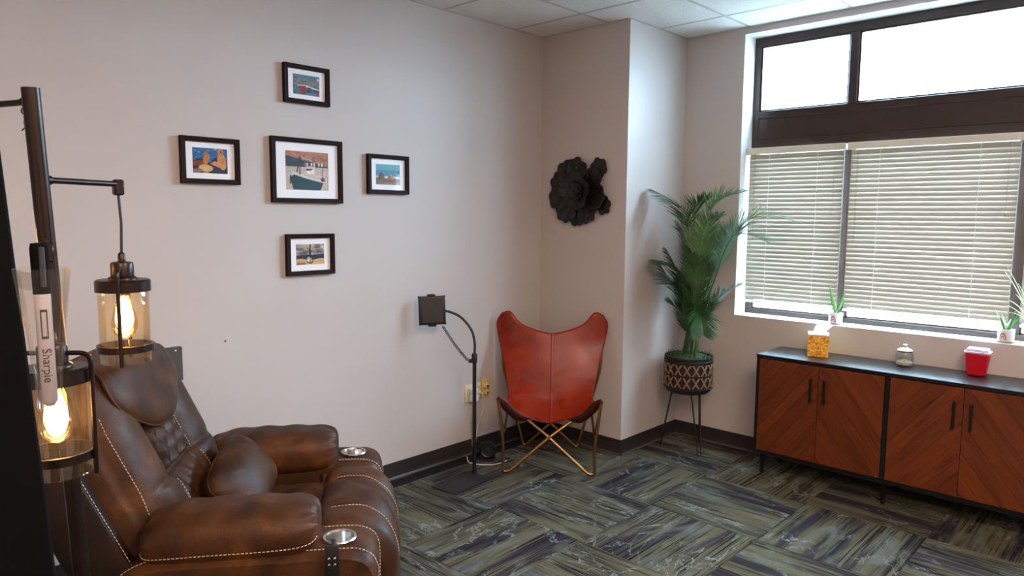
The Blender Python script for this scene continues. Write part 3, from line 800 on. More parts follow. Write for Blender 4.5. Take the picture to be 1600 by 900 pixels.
def sling(u, v, off=0):
    s = 1 if u >= 0 else -1; a = abs(u)
    cy, cz = seg(CT, v, 0), seg(CT, v, 1); ex, ey, ez = seg(ED, v, 0), seg(ED, v, 1), seg(ED, v, 2)
    endv = smooth(.80, 1, v); fr = 1 - smooth(0, .2, v)
    p = 1.9 - .55 * endv - .1 * fr
    g = a ** p
    z = cz + (ez - cz) * g
    # rounded lobes of the four corners
    z += endv * (.052 * math.exp(-((a - .84) / .15) ** 2)) + fr * .020 * math.exp(-((a - .86) / .12) ** 2)
    z -= .012 * (1 - a ** .5) * endv * 0
    y = cy + (ey - cy) * a ** (1.8 if v > .3 else 1.5)
    return bl(s * ex * a, y, z) + Vector((0, -off, off))
sl = MB().grid(lambda a, b: sling(a * 2 - 1, b), 61, 61).build('leather_sling', MT['red'], bc, 'all', solid=.004)
MB().grid(lambda a, b: sling((a - .5) * .060 + .02, b * .997, .0022), 4, 61).build('centre_seam', MT['red'], sl, 'all', solid=.002)
MB().grid(lambda a, b: sling((b - .5) * 1.86, .408 + a * .014, .0022), 3, 50).build('cross_seam', MT['red'], sl, 'all', solid=.002)
for s in (-1, 1):
    def pk(a, b):
        u = s * lerp(1, .42, a); q = sling(u, 0)
        sag = .085 * (math.sin(PI * min(1, (a + .02) ** .62)) ** .7)
        return q + bl(-s * .02 * a * b, .004 + .012 * math.sin(PI * b) - .02 * b, -sag * b)
    MB().grid(pk, 20, 8).build('front_pocket', MT['red_dark'], bc, 'all', solid=.003)
    rod = .0092
    foot = bl(s * -.262, .245, rod)
    MB().tube(fillet([bl(s * -.305, .236, .445), bl(s * -.272, .242, .17), foot + bl(s * -.012, 0, 0), foot + bl(s * .03, 0, .004), bl(0, .205, .215), bl(s * .205, .125, .352)], .035, 5), rod, 10).build('front_rod', MT['brass'], bc, True)
    rf = bl(s * -.177, -.227, rod)
    MB().tube(fillet([bl(s * -.332, -.216, .90), bl(s * -.318, -.212, .55), rf, bl(s * .0, -.17, .19), bl(s * .20, -.11, .39)], .035, 5), rod, 10).build('rear_rod', MT['brass'], bc, True)
    MB().tube([bl(s * -.300, .205, .375), bl(s * -.272, .238, .245)], .009, 8).build('strap', MT['red_dark'], bc, True)
    MB().tube([bl(s * -.252, .175, .372), bl(s * -.268, .232, .245)], .007, 8).build('strap', MT['red_dark'], bc, True)
MB().tube([bl(0, .213, .212), bl(0, .195, .219)], .011, 8).build('pivot', MT['brass'], bc, True)

# ---------------------------------------------------------------- tablet stand
ts = empty('tablet_stand', (.287, -1.577, 0), 0, label='black floor tablet stand with square base and gooseneck arm', cat='stand')
bq = Matrix.Translation((.333, -1.722, 0)) @ Matrix.Rotation(R(8), 4, 'Z')
MB().bev(-.092, .092, -.160, .160, 0, .008, .003, 2, bq).build('base_plate', MT['blackm'], ts, True, world=True)
MB().tube([(.287, -1.577, .008), (.287, -1.577, .40), (.287, -1.577, .70)], .0115, 14).build('pole', MT['black'], ts, True, world=True)
MB().lathe([(.016, .68), (.017, .69), (.017, .725), (.013, .735)], 16, Matrix.Translation((.287, -1.577, 0))).build('collar', MT['black'], ts, True, world=True)
MB().tube([(.281, -1.583, .690), (.262, -1.603, .690)], .012, 10).build('clamp_knob', MT['black'], ts, True, world=True)
TC = Vector((.112, -1.752, .988))          # tablet centre
gn = catmull([(.287, -1.577, .72), (.284, -1.574, .80), (.262, -1.582, .875), (.212, -1.618, .945), (.158, -1.668, .978), TC + Vector((.012, .018, -.002))], 8)
MB().tube(gn, .0075, 10).build('gooseneck', MT['black'], ts, True, world=True)
tn = Vector((.80, -.60, .06)).normalized(); ty = Vector((0, 0, 1)); tx = ty.cross(tn).normalized(); ty = tn.cross(tx)
TM = Matrix.Translation(TC) @ Matrix(((tx.x, ty.x, tn.x, 0), (tx.y, ty.y, tn.y, 0), (tx.z, ty.z, tn.z, 0), (0, 0, 0, 1))) @ Matrix.Rotation(R(2), 4, 'Z')
h = MB(); h.bev(-.03, .03, -.05, .05, -.024, -.0085, .003, 1, TM)
h.bev(-.026, .022, .083, .094, -.020, .013, .003, 1, TM); h.bev(-.026, .022, -.094, -.083, -.020, .013, .003, 1, TM)
h.bev(-.012, .012, -.09, .09, -.018, -.010, .002, 1, TM)
h.build('clamp', MT['black'], ts, True, world=True)
tb = empty('tablet', tuple(TC - Vector((0, 0, .085))), 0, label='tablet in a black rugged case held by the floor stand', cat='tablet')
MB().bev(-.078, .078, -.084, .084, -.0075, .0075, .006, 2, TM).build('case', MT['black'], tb, True, world=True)
MB().box(-.060, .060, -.072, .072, .0076, .0082, TM).build('screen', MT['screen'], tb, world=True)
for sx in (-1, 1):
    for sy in (-1, 1): MB().bev(sx * .074 - .006, sx * .074 + .006, sy * .080 - .006, sy * .080 + .006, -.0085, .0085, .004, 1, TM).build('corner_bumper', MT['black'], tb, True, world=True)
A = TM @ Vector((.055, -.092, 0)); B = Vector((.262, -1.606, .690))
dd = (B - A); ln = dd.length; dd.normalize(); e1 = dd.cross(Vector((1, 0, 0))).normalized(); e2 = dd.cross(e1)
hx = [A + dd * (ln * t / 300) + (e1 * math.cos(2 * PI * 28 * t / 300) + e2 * math.sin(2 * PI * 28 * t / 300)) * (.008 if 8 < t < 292 else .0015) + Vector((0, 0, -.010 * math.sin(PI * t / 300))) for t in range(301)]
MB().tube(hx, .0018, 5).build('coiled_cable', MT['black'], ts, True, world=True)

# ---------------------------------------------------------------- wall outlets, plate, floor device
ol = empty('wall_outlet', (0, -1.318, .345), 0, label='almond double wall outlet plate with a white charger plugged in', cat='outlet')
MB().bev(.0, .006, -.074, .074, 0, .116, .0025, 2).build('plate', MT['plate'], ol, True)
for y in (-.037, .037):
    for z in (.036, .080):
        q = MB().bev(.006, .0085, y - .017, y + .017, z - .014, z + .014, .002, 1).build('receptacle', MT['plate'], ol)
        MB().box(.0085, .0088, y - .008, y - .006, z - .004, z + .006).box(.0085, .0088, y + .006, y + .008, z - .004, z + .006).build('slot', MT['black'], q)
cg = empty('phone_charger', (.0095, -1.338, .352), 0, label='white charger block plugged into the almond outlet', cat='charger')
MB().bev(0, .040, -.024, .028, .0, .046, .004, 2).build('block', MT['whitep'], cg, True)
MB().bev(0, .034, -.024, .028, .050, .085, .004, 2).build('block', MT['whitep'], cg, True)
MB().tube(catmull([(.034, .0, .07), (.06, .03, .06), (.05, .06, -.02), (.03, .055, -.10), (.02, .03, -.19), (.018, .02, -.30)], 6), .0026, 6).build('cable', MT['whitep'], cg, True)
MB().tube(catmull([(.025, .0, .0), (.028, -.002, -.06), (.016, -.012, -.14), (.014, -.010, -.22), (.014, -.006, -.30)], 6), .0028, 6).build('power_cable', MT['cablegrey'], cg, True)
o2 = empty('wall_outlet', (0, -1.214, .352), 0, label='small yellowed wall outlet plate with two jacks, nearer the corner', cat='outlet')
MB().bev(0, .006, -.040, .040, 0, .116, .0025, 2).build('plate', MT['plateyellow'], o2, True)
for z in (.038, .080):
    q = MB().bev(.006, .030, -.020, .024, z - .013, z + .013, .003, 1).build('jack', MT['plateyellow'], o2); MB().box(.030, .0305, -.008, .010, z - .006, z + .005).build('port', MT['black'], q)
dv = empty('round_device', (.155, -1.335, 0), R(-50), label='small black round-faced device on the floor by the baseboard', cat='device')
dm = Matrix.Translation((0, 0, .062)) @ Matrix.Rotation(R(84), 4, 'Y')
MB().lathe([(.002, -.03), (.04, -.028), (.052, -.02), (.055, 0), (.052, .016), (.048, .02), (.044, .016), (.02, .014), (.002, .017)], 28, dm, cap=False).build('housing', MT['black'], dv, True)
for r0 in (.018, .031, .043):
    MB().tube([dm @ Vector((r0 * math.cos(2 * PI * k / 28), r0 * math.sin(2 * PI * k / 28), .019)) for k in range(28)], .0018, 5, closed=True).build('grille_ring', MT['blackm'], dv, True)
MB().bev(-.04, .04, -.05, .05, 0, .012, .004, 2).build('foot', MT['black'], dv, True)
fc = empty('floor_cable', (.2, -1.37, 0), 0, label='white cable looped on the carpet around the small black device', cat='cable')
MB().tube(catmull([(.03, -1.40, .006), (.10, -1.455, .006), (.14, -1.47, .006), (.20, -1.45, .006), (.255, -1.40, .006), (.275, -1.335, .006), (.265, -1.275, .006)], 8), .0034, 6).build('cord', MT['whitep'], fc, True, world=True)
wp = empty('wall_plate', (0, -3.215, .79), 0, label='dark grey metal wall plate half hidden behind the recliner back', cat='plate')
MB().bev(0, .022, -.075, .075, 0, .155, .003, 1).build('cover', MT['greyplate'], wp)
for y in (-.045, .045): MB().lathe([(.004, 0), (.004, .002), (.001, .003)], 10, Matrix.Translation((.022, y, .140)) @ Matrix.Rotation(R(90), 4, 'Y')).build('screw', MT['whitep'], wp)
nh = MB().lathe([(.005, 0), (.004, .003), (.001, .004)], 8, Matrix.Translation((0, -2.932, .94)) @ Matrix.Rotation(R(90), 4, 'Y')).build('nail', MT['black'])
tag(nh, 'tiny dark nail head in the bare wall above the recliner arm', 'nail')

# ---------------------------------------------------------------- framed photographs
def hsh(a, b):
    t = math.sin(a * 127.1 + b * 311.7) * 43758.5453; return t - math.floor(t)
def vn(x, y):
    i, j = math.floor(x), math.floor(y); f, g = x - i, y - j; f = f * f * (3 - 2 * f); g = g * g * (3 - 2 * g)
    return lerp(lerp(hsh(i, j), hsh(i + 1, j), f), lerp(hsh(i, j + 1), hsh(i + 1, j + 1), f), g)
def fbm(x, y): return vn(x, y) * .55 + vn(x * 2.1, y * 2.1) * .3 + vn(x * 4.3, y * 4.3) * .15
def mixc(a, b, t): return tuple(lerp(x, y, max(0, min(1, t))) for x, y in zip(a, b))
def H(c): return lin(c)[:3]
def inside(u, v, poly):
    r0 = False; n = len(poly)
    for i in range(n):
        (x0, y0), (x1, y1) = poly[i], poly[i - 1]
        if (y0 > v) != (y1 > v) and u < (x1 - x0) * (v - y0) / (y1 - y0) + x0: r0 = not r0
    return r0
def near(u, v, a, b, wd):
    (x0, y0), (x1, y1) = a, b; dx, dy = x1 - x0, y1 - y0; t = max(0, min(1, ((u - x0) * dx + (v - y0) * dy) / (dx * dx + dy * dy)))
    return math.hypot(u - x0 - t * dx, v - y0 - t * dy) < wd
def el(u, v, cx, cy, rx, ry, an=0):
    c, s = math.cos(an), math.sin(an); x, y = u - cx, v - cy; x, y = x * c + y * s, -x * s + y * c
    return (x / rx) ** 2 + (y / ry) ** 2
def p_harbour(u, v):
    c = mixc(H('#6d8ea6'), H('#49677c'), fbm(u * 6, v * 9))
    if v < .86 - .12 * u: c = mixc(H('#4a4b52'), H('#98928e'), 1.6 * fbm(u * 26, v * 20) - .3)
    if v < .48: c = mixc(H('#2c4a58'), H('#5d8390'), fbm(u * 9, v * 22))
    if inside(u, v, [(.18, .48), (.5, .50), (.97, .36), (.97, .30), (.6, .40), (.2, .42)]): c = H('#d9d4cd')
    if inside(u, v, [(.24, .44), (.50, .46), (.52, .2), (.46, .08), (.30, .10)]): c = mixc(H('#b52431'), H('#7c1a28'), fbm(u * 14, v * 9))
    if inside(u, v, [(.53, .40), (.66, .42), (.70, .18), (.55, .16)]): c = H('#16363f')
    if inside(u, v, [(.72, .36), (.98, .32), (.98, .20), (.76, .22)]): c = H('#27424c')
    if el(u, v, .94, .12, .09, .11) < 1: c = H('#b3243a')
    if el(u, v, .93, .82, .03, .07) < 1: c = H('#dcd8d3')
    return c
def p_sealions(u, v):
    c = mixc(H('#123f74'), H('#3f80b8'), fbm(u * 7, v * 16))
    if v > .5 and fbm(u * 9 + 4, v * 24) > .72: c = H('#7fb1d6')
    if v < .46 + .12 * math.sin(u * 7) or (u > .55 and v < .66 - abs(u - .68)): c = mixc(H('#161f33'), H('#3a3f52'), fbm(u * 9, v * 9))
    fur = mixc(H('#a5572a'), H('#e2a561'), fbm(u * 5 + 2, v * 5 + 1))
    if el(u, v, .16, .40, .22, .10, .15) < 1: c = mixc(H('#6b2a1c'), H('#a04f30'), fbm(u * 8, v * 8))
    if el(u, v, .40, .56, .085, .23, -.15) < 1 or el(u, v, .39, .76, .065, .08) < 1: c = fur
    if el(u, v, .83, .50, .125, .33, .12) < 1 or el(u, v, .79, .85, .085, .11) < 1: c = mixc(H('#b86a35'), H('#e9b070'), fbm(u * 5, v * 6))
    if el(u, v, .80, .86, .02, .035) < 1: c = H('#2a1712')
    if inside(u, v, [(.52, .38), (.62, .50), (.8, .42), (.88, .20), (.7, .28)]): c = H('#d58f62')
    if el(u, v, .38, .22, .20, .13, -.1) < 1: c = mixc(H('#b98344'), H('#ecca86'), fbm(u * 7, v * 8))
    if el(u, v, .14, .11, .15, .08, .05) < 1: c = H('#8d6f66')
    if el(u, v, .38, .03, .08, .06) < 1: c = H('#c98d6c')
    return c
def p_boat(u, v):
    c = mixc(H('#b9a49a'), H('#d6c3b4'), fbm(u * 3, v * 8))
    if v > .60: c = mixc(H('#26313f'), H('#45505e'), fbm(u * 6, v * 9))
    if v > .62 + .26 * (1 - u) * (1.1 - .2 * fbm(u * 8, 3)): c = mixc(H('#8b4f38'), H('#c98a66'), fbm(u * 12, v * 16))
    if inside(u, v, [(.10, .36), (.20, .46), (.46, .36), (.88, .25), (.84, .10), (.80, .02), (.18, .02), (.14, .2)]): c = mixc(H('#16323d'), H('#27505c'), fbm(u * 7, v * 6))
    if inside(u, v, [(.07, .38), (.20, .47), (.50, .37), (.90, .26), (.88, .21), (.5, .30), (.20, .40), (.11, .33)]): c = H('#d8d2ca')
    if inside(u, v, [(.46, .62), (.68, .62), (.69, .36), (.44, .40)]): c = H('#cfc1b2')
    if inside(u, v, [(.49, .53), (.66, .53), (.66, .42), (.49, .43)]): c = H('#ece9e4')
    if near(u, v, (.49, .53), (.60, .54), .02): c = H('#1d2b4a')
    for a, b, wd in (((.33, .40), (.35, .85), .012), ((.27, .48), (.34, .86), .014), ((.36, .86), (.64, .74), .010), ((.22, .72), (.62, .72), .007), ((.64, .62), (.64, .84), .008), ((.86, .58), (.86, .32), .008), ((.12, .38), (.12, .18), .016)):
        if near(u, v, a, b, wd): c = H('#3a3431') if a[0] != .36 else H('#b9aea4')
    if v > .63 and v < .71 and .45 < u < .88 and fbm(u * 30, 1) > .48: c = H('#d8cfc6')
    if el(u, v, .86, .29, .05, .05) < 1: c = H('#5a453c')
    return c
def p_beach(u, v):
    c = mixc(H('#2d7f98'), H('#66a5ae'), v + .4 * fbm(u * 4, v * 6) - .3)
    if v < .70: c = mixc(H('#1f6f8c'), H('#2f86a0'), fbm(u * 5, v * 14))
    if v < .42: c = mixc(H('#c7ae94'), H('#e0d0bc'), fbm(u * 6, v * 10))
    if v < .34 + .03 * math.sin(u * 12): c = mixc(H('#4a3527'), H('#8b6c4c'), fbm(u * 8, v * 16))
    if v < .14: c = mixc(H('#6b4a36'), H('#a57e5c'), fbm(u * 5, v * 18))
    rock = mixc(H('#4a2a1c'), H('#d0894e'), 1.5 * fbm(u * 13, v * 10) - .25)
    if inside(u, v, [(.12, .28), (.17, .56), (.26, .60), (.33, .50), (.40, .30)]): c = mixc(H('#1a1512'), rock, (u - .15) * 5)
    if inside(u, v, [(.48, .28), (.56, .50), (.63, .54), (.72, .42), (.78, .28)]): c = rock
    if el(u, v, .97, .62, .03, .08) < 1: c = H('#1c2a30')
    return c
def p_anchor(u, v):
    cl = fbm(u * 4 + 3, v * 5 + 2)
    c = mixc(H('#5d6068'), H('#e2cfae'), 2.0 * cl - .45 - .25 * (1 - u) * (v > .7))
    if v > .72 and u > .6 and fbm(u * 7, v * 6) > .55: c = H('#75716d')
    if .27 + .04 * math.sin(u * 9) < v < .45 + .06 * fbm(u * 6, 2): c = mixc(H('#22283a'), H('#3b4154'), fbm(u * 7, v * 7))
    if v <= .27 + .04 * math.sin(u * 9): c = mixc(H('#b98a5c'), H('#ecca92'), fbm(u * 4, v * 9))
    if v < .14 and u < .35: c = mixc(c, H('#5d4433'), .7)
    if el(u, v, .47, .24, .10, .18) < 1: c = mixc(H('#f5e6cc'), c, el(u, v, .47, .24, .10, .18))
    bl_ = H('#15110f')
    for a, b, wd in (((.52, 1.0), (.49, .72), .022), ((.49, .72), (.50, .50), .026), ((.40, .80), (.50, .70), .016), ((.50, .55), (.50, .12), .018)):
        if near(u, v, a, b, wd): return bl_
    r0 = math.hypot((u - .49), (v - .22) * .75)
    if .080 < r0 < .115 and v < .20: return bl_
    return c
def framed(name, label, y0, y1, z0, z1, pw, ph, fn, rail=.022, roll=0):
    cy, cz = (y0 + y1) / 2, (z0 + z1) / 2; W, Hh = (y1 - y0) / 2, (z1 - z0) / 2; dp = .026
    f = empty(name, (0, cy, cz), 0, label=label, cat='picture frame', group='framed photographs on the left wall'); f.rotation_euler = (roll, 0, 0)
    O = [(-W, -Hh), (W, -Hh), (W, Hh), (-W, Hh)]; I = [(-W + rail, -Hh + rail), (W - rail, -Hh + rail), (W - rail, Hh - rail), (-W + rail, Hh - rail)]
    for k in range(4):
        a, b = O[k], O[(k + 1) % 4]; c, d = I[(k + 1) % 4], I[k]
        V = [(.002, *a), (.002, *b), (.002, *c), (.002, *d), (dp, *a), (dp, *b), (dp - .003, *c), (dp - .003, *d)]
        MB().add(V, [(0, 3, 2, 1), (4, 5, 6, 7), (0, 1, 5, 4), (1, 2, 6, 5), (2, 3, 7, 6), (3, 0, 4, 7)]).build('frame_rail', MT['frame'], f, bevel=.0012)
    MB().box(.002, .006, -W + .004, W - .004, -Hh + .004, Hh - .004).build('backing', MT['frame'], f)
    m = MB(); iw, ih = W - rail * .8, Hh - rail * .8
    for (a, b, c, d) in ((-iw, -pw / 2, -ih, ih), (pw / 2, iw, -ih, ih), (-pw / 2, pw / 2, -ih, -ph / 2), (-pw / 2, pw / 2, ph / 2, ih)): m.box(.008, .0105, a, b, c, d)
    m.build('mat_board', MT['mat_board'], f)
    nu, nv = 132, 92; pr_ = MB().grid(lambda a, b: (.0085, (a - .5) * (pw + .006), (b - .5) * (ph + .006)), nu, nv).build('print', MT['print'], f)
    ca_ = pr_.data.color_attributes.new('Col', 'FLOAT_COLOR', 'POINT')
    buf = []
    for j in range(nv):
        for i in range(nu): q = .78 + .44 * hsh(i * .37, j * .53) * .5 + .30 * (vn(i * .31, j * .31) - .35); buf += [*(x * q for x in fn(i / (nu - 1), j / (nv - 1))), 1.0]
    ca_.data.foreach_set('color', buf)
    MB().box(.0125, .0135, -W + rail * .6, W - rail * .6, -Hh + rail * .6, Hh - rail * .6).build('pane', MT['fglass'], f)
framed('picture_frame', 'small dark framed photo of a harbour with a red boat, topmost on the wall', -2.606, -2.352, 2.089, 2.278, .148, .098, p_harbour)
framed('picture_frame', 'small dark framed photo of sea lions on rocks, leftmost on the wall', -3.113, -2.842, 1.676, 1.885, .160, .113, p_sealions)
framed('picture_frame', 'largest dark framed photo, of a moored fishing boat, in the middle', -2.683, -2.284, 1.598, 1.919, .240, .192, p_boat, rail=.023)
framed('picture_frame', 'small dark framed photo of beach rocks and blue sea, rightmost on the wall', -2.1215, -1.843, 1.656, 1.870, .163, .112, p_beach)
framed('picture_frame', 'small dark framed photo of a hanging anchor against clouds, lowest on the wall', -2.614, -2.340, 1.231, 1.441, .161, .105, p_anchor)

# ---------------------------------------------------------------- metal wall flower on the column
wf = empty('wall_flower', (.345, PY, 1.700), 0, label='black metal flower sculpture hung on the column', cat='wall art')
def petal(name, ang, Dc, R0, z0, tilt, lobes=7, ruf=.10, seed=0, asp=1.0, mat='flower'):
    rr = random.Random(seed + 11)
    ph = rr.uniform(0, 6)
    def f(a, b):
        th = 2 * PI * a; rad = R0 * b * (1 + ruf * (2 * abs(math.sin(lobes * th / 2 + ph)) - 1.2) * b ** 2)
        x, y = rad * math.cos(th), rad * math.sin(th) * asp       # x points outward
        d = x / R0
        z = tilt * R0 * (d + 1) * .5 + .35 * R0 * b * b * .5 + .002 * math.cos(y / R0 * 9) * b - .10 * R0 * max(0, d) ** 2
        X = Dc + x
        return (X * math.cos(ang) - y * math.sin(ang), -(z0 + z), X * math.sin(ang) + y * math.cos(ang))
    MB().grid(f, 42, 9, wrap=True).build(name, MT[mat], wf, True, solid=.0012)
outer = [(96, .130, .092), (30, .135, .080), (-12, .140, .085), (-58, .148, .080), (-92, .155, .072), (-128, .150, .084), (-165, .160, .085), (160, .150, .085), (128, .148, .088)]
for i, (a, d, r0) in enumerate(outer): petal('outer_petal', R(a), d, r0, .004 + .004 * (i % 2), .28, 7, .09, i)
petal('side_petal', R(42), .218, .066, .004, .25, 6, .10, 40); petal('side_petal', R(-24), .222, .060, .004, .25, 6, .10, 41)
for i, a in enumerate((80, 10, -52, -118, 160)): petal('inner_petal', R(a), .072, .062, .034, .75, 6, .06, 20 + i)
for i, a in enumerate((40, -30, -90, -160, 110)): petal('centre_petal', R(a), .030, .034, .040, .8, 5, .05, 30 + i)
MB().lathe([(.001, 0), (.022, .002), (.02, .012), (.001, .016)], 16, Matrix.Translation((0, -.046, 0)) @ Matrix.Rotation(R(90), 4, 'X')).build('centre', MT['flower'], wf, True)
for i in range(7):
    a = 2 * PI * i / 6; r0 = .014 if i < 6 else 0
    MB().lathe([(.0005, -.005), (.004, -.003), (.005, 0), (.004, .003), (.0005, .005)], 8, Matrix.Translation((r0 * math.cos(a), -.066, r0 * math.sin(a)))).build('bead', MT['bead'], wf, True)
MB().box(-.01, .01, -.046, 0, -.01, .01).build('mount', MT['flower'], wf)

# ---------------------------------------------------------------- potted palm
PC = Vector((.945, -.255, 0))
pp = empty('potted_palm', tuple(PC), 0, label='tall feathery palm in a woven basket planter on black hairpin legs', cat='potted plant')
BZ0, BZ1, BR = .395, .630, .152
MB().lathe([(.001, BZ0), (BR - .02, BZ0), (BR - .006, BZ0 + .012), (BR, BZ0 + .05), (BR, BZ1 - .012), (BR + .004, BZ1 - .008), (BR + .004, BZ1 + .004), (BR - .006, BZ1 + .004), (BR - .008, BZ1 - .03), (.001, BZ1 - .03)], 44, cap=False).build('basket', MT['weave'], pp, True)
for z in (BZ0 + .035, BZ0 + .125, BZ1 - .022):
    MB().tube([((BR + .003) * math.cos(2 * PI * k / 44), (BR + .003) * math.sin(2 * PI * k / 44), z) for k in range(44)], .005, 6, closed=True).build('weave_band', MT['weave'], pp, True)
xm = MB()
for s in (-1, 1):
    pts = []
    for k in range(7):
        t = (k / 6 - .5); a = s * t * .042 / BR; r0 = BR + .003 + .002 * (s > 0) * (1 - abs(2 * t)); pts.append((r0 * math.cos(a), r0 * math.sin(a), t * .070))
    V = []; F = []
    for k, p in enumerate(pts):
        for w_ in (-.0055, .0055):
            V.append((p[0], p[1] + w_, p[2])); V.append((p[0] + .004, p[1] + w_, p[2]))
    for k in range(6):
        o = k * 4; F += [(o, o + 4, o + 5, o + 1), (o + 2, o + 3, o + 7, o + 6), (o + 1, o + 5, o + 7, o + 3), (o, o + 2, o + 6, o + 4)]
    xm.add(V, F)
xme = bpy.data.meshes.new('weave_cross'); xme.from_pydata(xm.v, [], xm.f); xme.materials.append(MT['tan'])
for row, z in enumerate((BZ0 + .080, BZ0 + .162)):
    for k in range(17): piece('weave_cross', xme, pp, (0, 0, z), (0, 0, 2 * PI * k / 17))
for a in (R(206), R(330), R(92)):
    d = Vector((math.cos(a), math.sin(a), 0)); e = Vector((-d.y, d.x, 0))
    MB().tube(fillet([d * .10 + e * .032 + Vector((0, 0, BZ0 + .004)), d * .168 + e * .010 + Vector((0, 0, .004)), d * .168 - e * .010 + Vector((0, 0, .004)), d * .10 - e * .032 + Vector((0, 0, BZ0 + .004))], .012, 4), .0045, 8).build('hairpin_leg', MT['iron'], pp, True)
mo = MB(); rr = random.Random(5)
mo.grid(lambda a, b: ((BR - .01) * b * math.cos(2 * PI * a), (BR - .01) * b * math.sin(2 * PI * a), BZ1 - .012 + .03 * (1 - b * b) + .012 * fbm(9 + 7 * b * math.cos(2 * PI * a), 9 + 7 * b * math.sin(2 * PI * a))), 48, 14, wrap=True)
for k in range(260):
    a = rr.uniform(0, 2 * PI); r0 = (BR + .004) * math.sqrt(rr.random()); p = Vector((r0 * math.cos(a), r0 * math.sin(a), BZ1 + .006)); d = Vector((rr.uniform(-1, 1) + math.cos(a) * .6, rr.uniform(-1, 1) + math.sin(a) * .6, rr.uniform(.2, 1.1))).normalized() * rr.uniform(.015, .04); s = d.cross(Vector((0, 0, 1))).normalized() * .003
    mo.add([p - s, p + s, p + d], [(0, 1, 2)])
tag(mo.build('moss', MT['moss'], pp), kind='stuff')
def frond(pts, length_leaf, mat, start=.35, seed=0, droop=.35, n=46):
    """arched stem with two ranks of narrow leaflets"""
    rr = random.Random(seed)
    P = catmull(pts, 14); m = MB()
    k = len(P)
    m.tube(P[::2] + ([P[-1]] if (k - 1) % 2 else []), [lerp(.0055, .0012, i / max(1, len(P[::2]) - 1)) for i in range(len(P[::2]) + (1 if (k - 1) % 2 else 0))], 6)
    cum = [0]
    for a, b in zip(P, P[1:]): cum.append(cum[-1] + (b - a).length)
    tot = cum[-1]
    side = None
    for q in range(n):
        s = start + (1 - start) * (q + .5) / n; tgt = s * tot
        i = 0
        while i < k - 2 and cum[i + 1] < tgt: i += 1
        p = P[i].lerp(P[i + 1], (tgt - cum[i]) / max(1e-6, cum[i + 1] - cum[i])); t = (P[i + 1] - P[i]).normalized()
        x = t.cross(Vector((0, 0, 1)))
        if x.length < .25: x = (side or Vector((.6, -.8, 0)))
        x.normalize()
        if side and x.dot(side) < 0: x = -x
        side = x.copy(); nn = x.cross(t).normalized()
        u = (q + .5) / n
        ll = 1.22 * length_leaf * (math.sin(PI * min(1, .16 + .80 * u)) ** .7) * rr.uniform(.85, 1.1)
        for sg in (-1, 1):
            d = (x * sg * rr.uniform(.60, .80) + t * rr.uniform(.80, 1.15) + nn * rr.uniform(.05, .40)).normalized()
            wv = nn.cross(d).normalized() * .0038; mid = p + d * ll * .5 + Vector((0, 0, -droop * ll * .10)); tip = p + d * ll + Vector((0, 0, -droop * ll * .42))
            q1 = p + d * ll * .18
            m.add([p, q1 + wv, q1 - wv, mid + wv * .95, mid - wv * .95, tip], [(0, 1, 2), (1, 3, 4, 2), (3, 5, 4)])
    # keep clear of the column and the window wall
    m.v = [(max(x, PX + .012) if y > PY - .02 else x, min(y, -.012 if not (OX0 + .02 < x < OX1 - .02 and z > OZ0 + .02) else .06), z) for x, y, z in m.v]
    m.build('frond', MT[mat], pp, world=True)
b0 = lambda dx, dy: (PC.x + dx * 1.7, PC.y + dy * 1.7, .625)
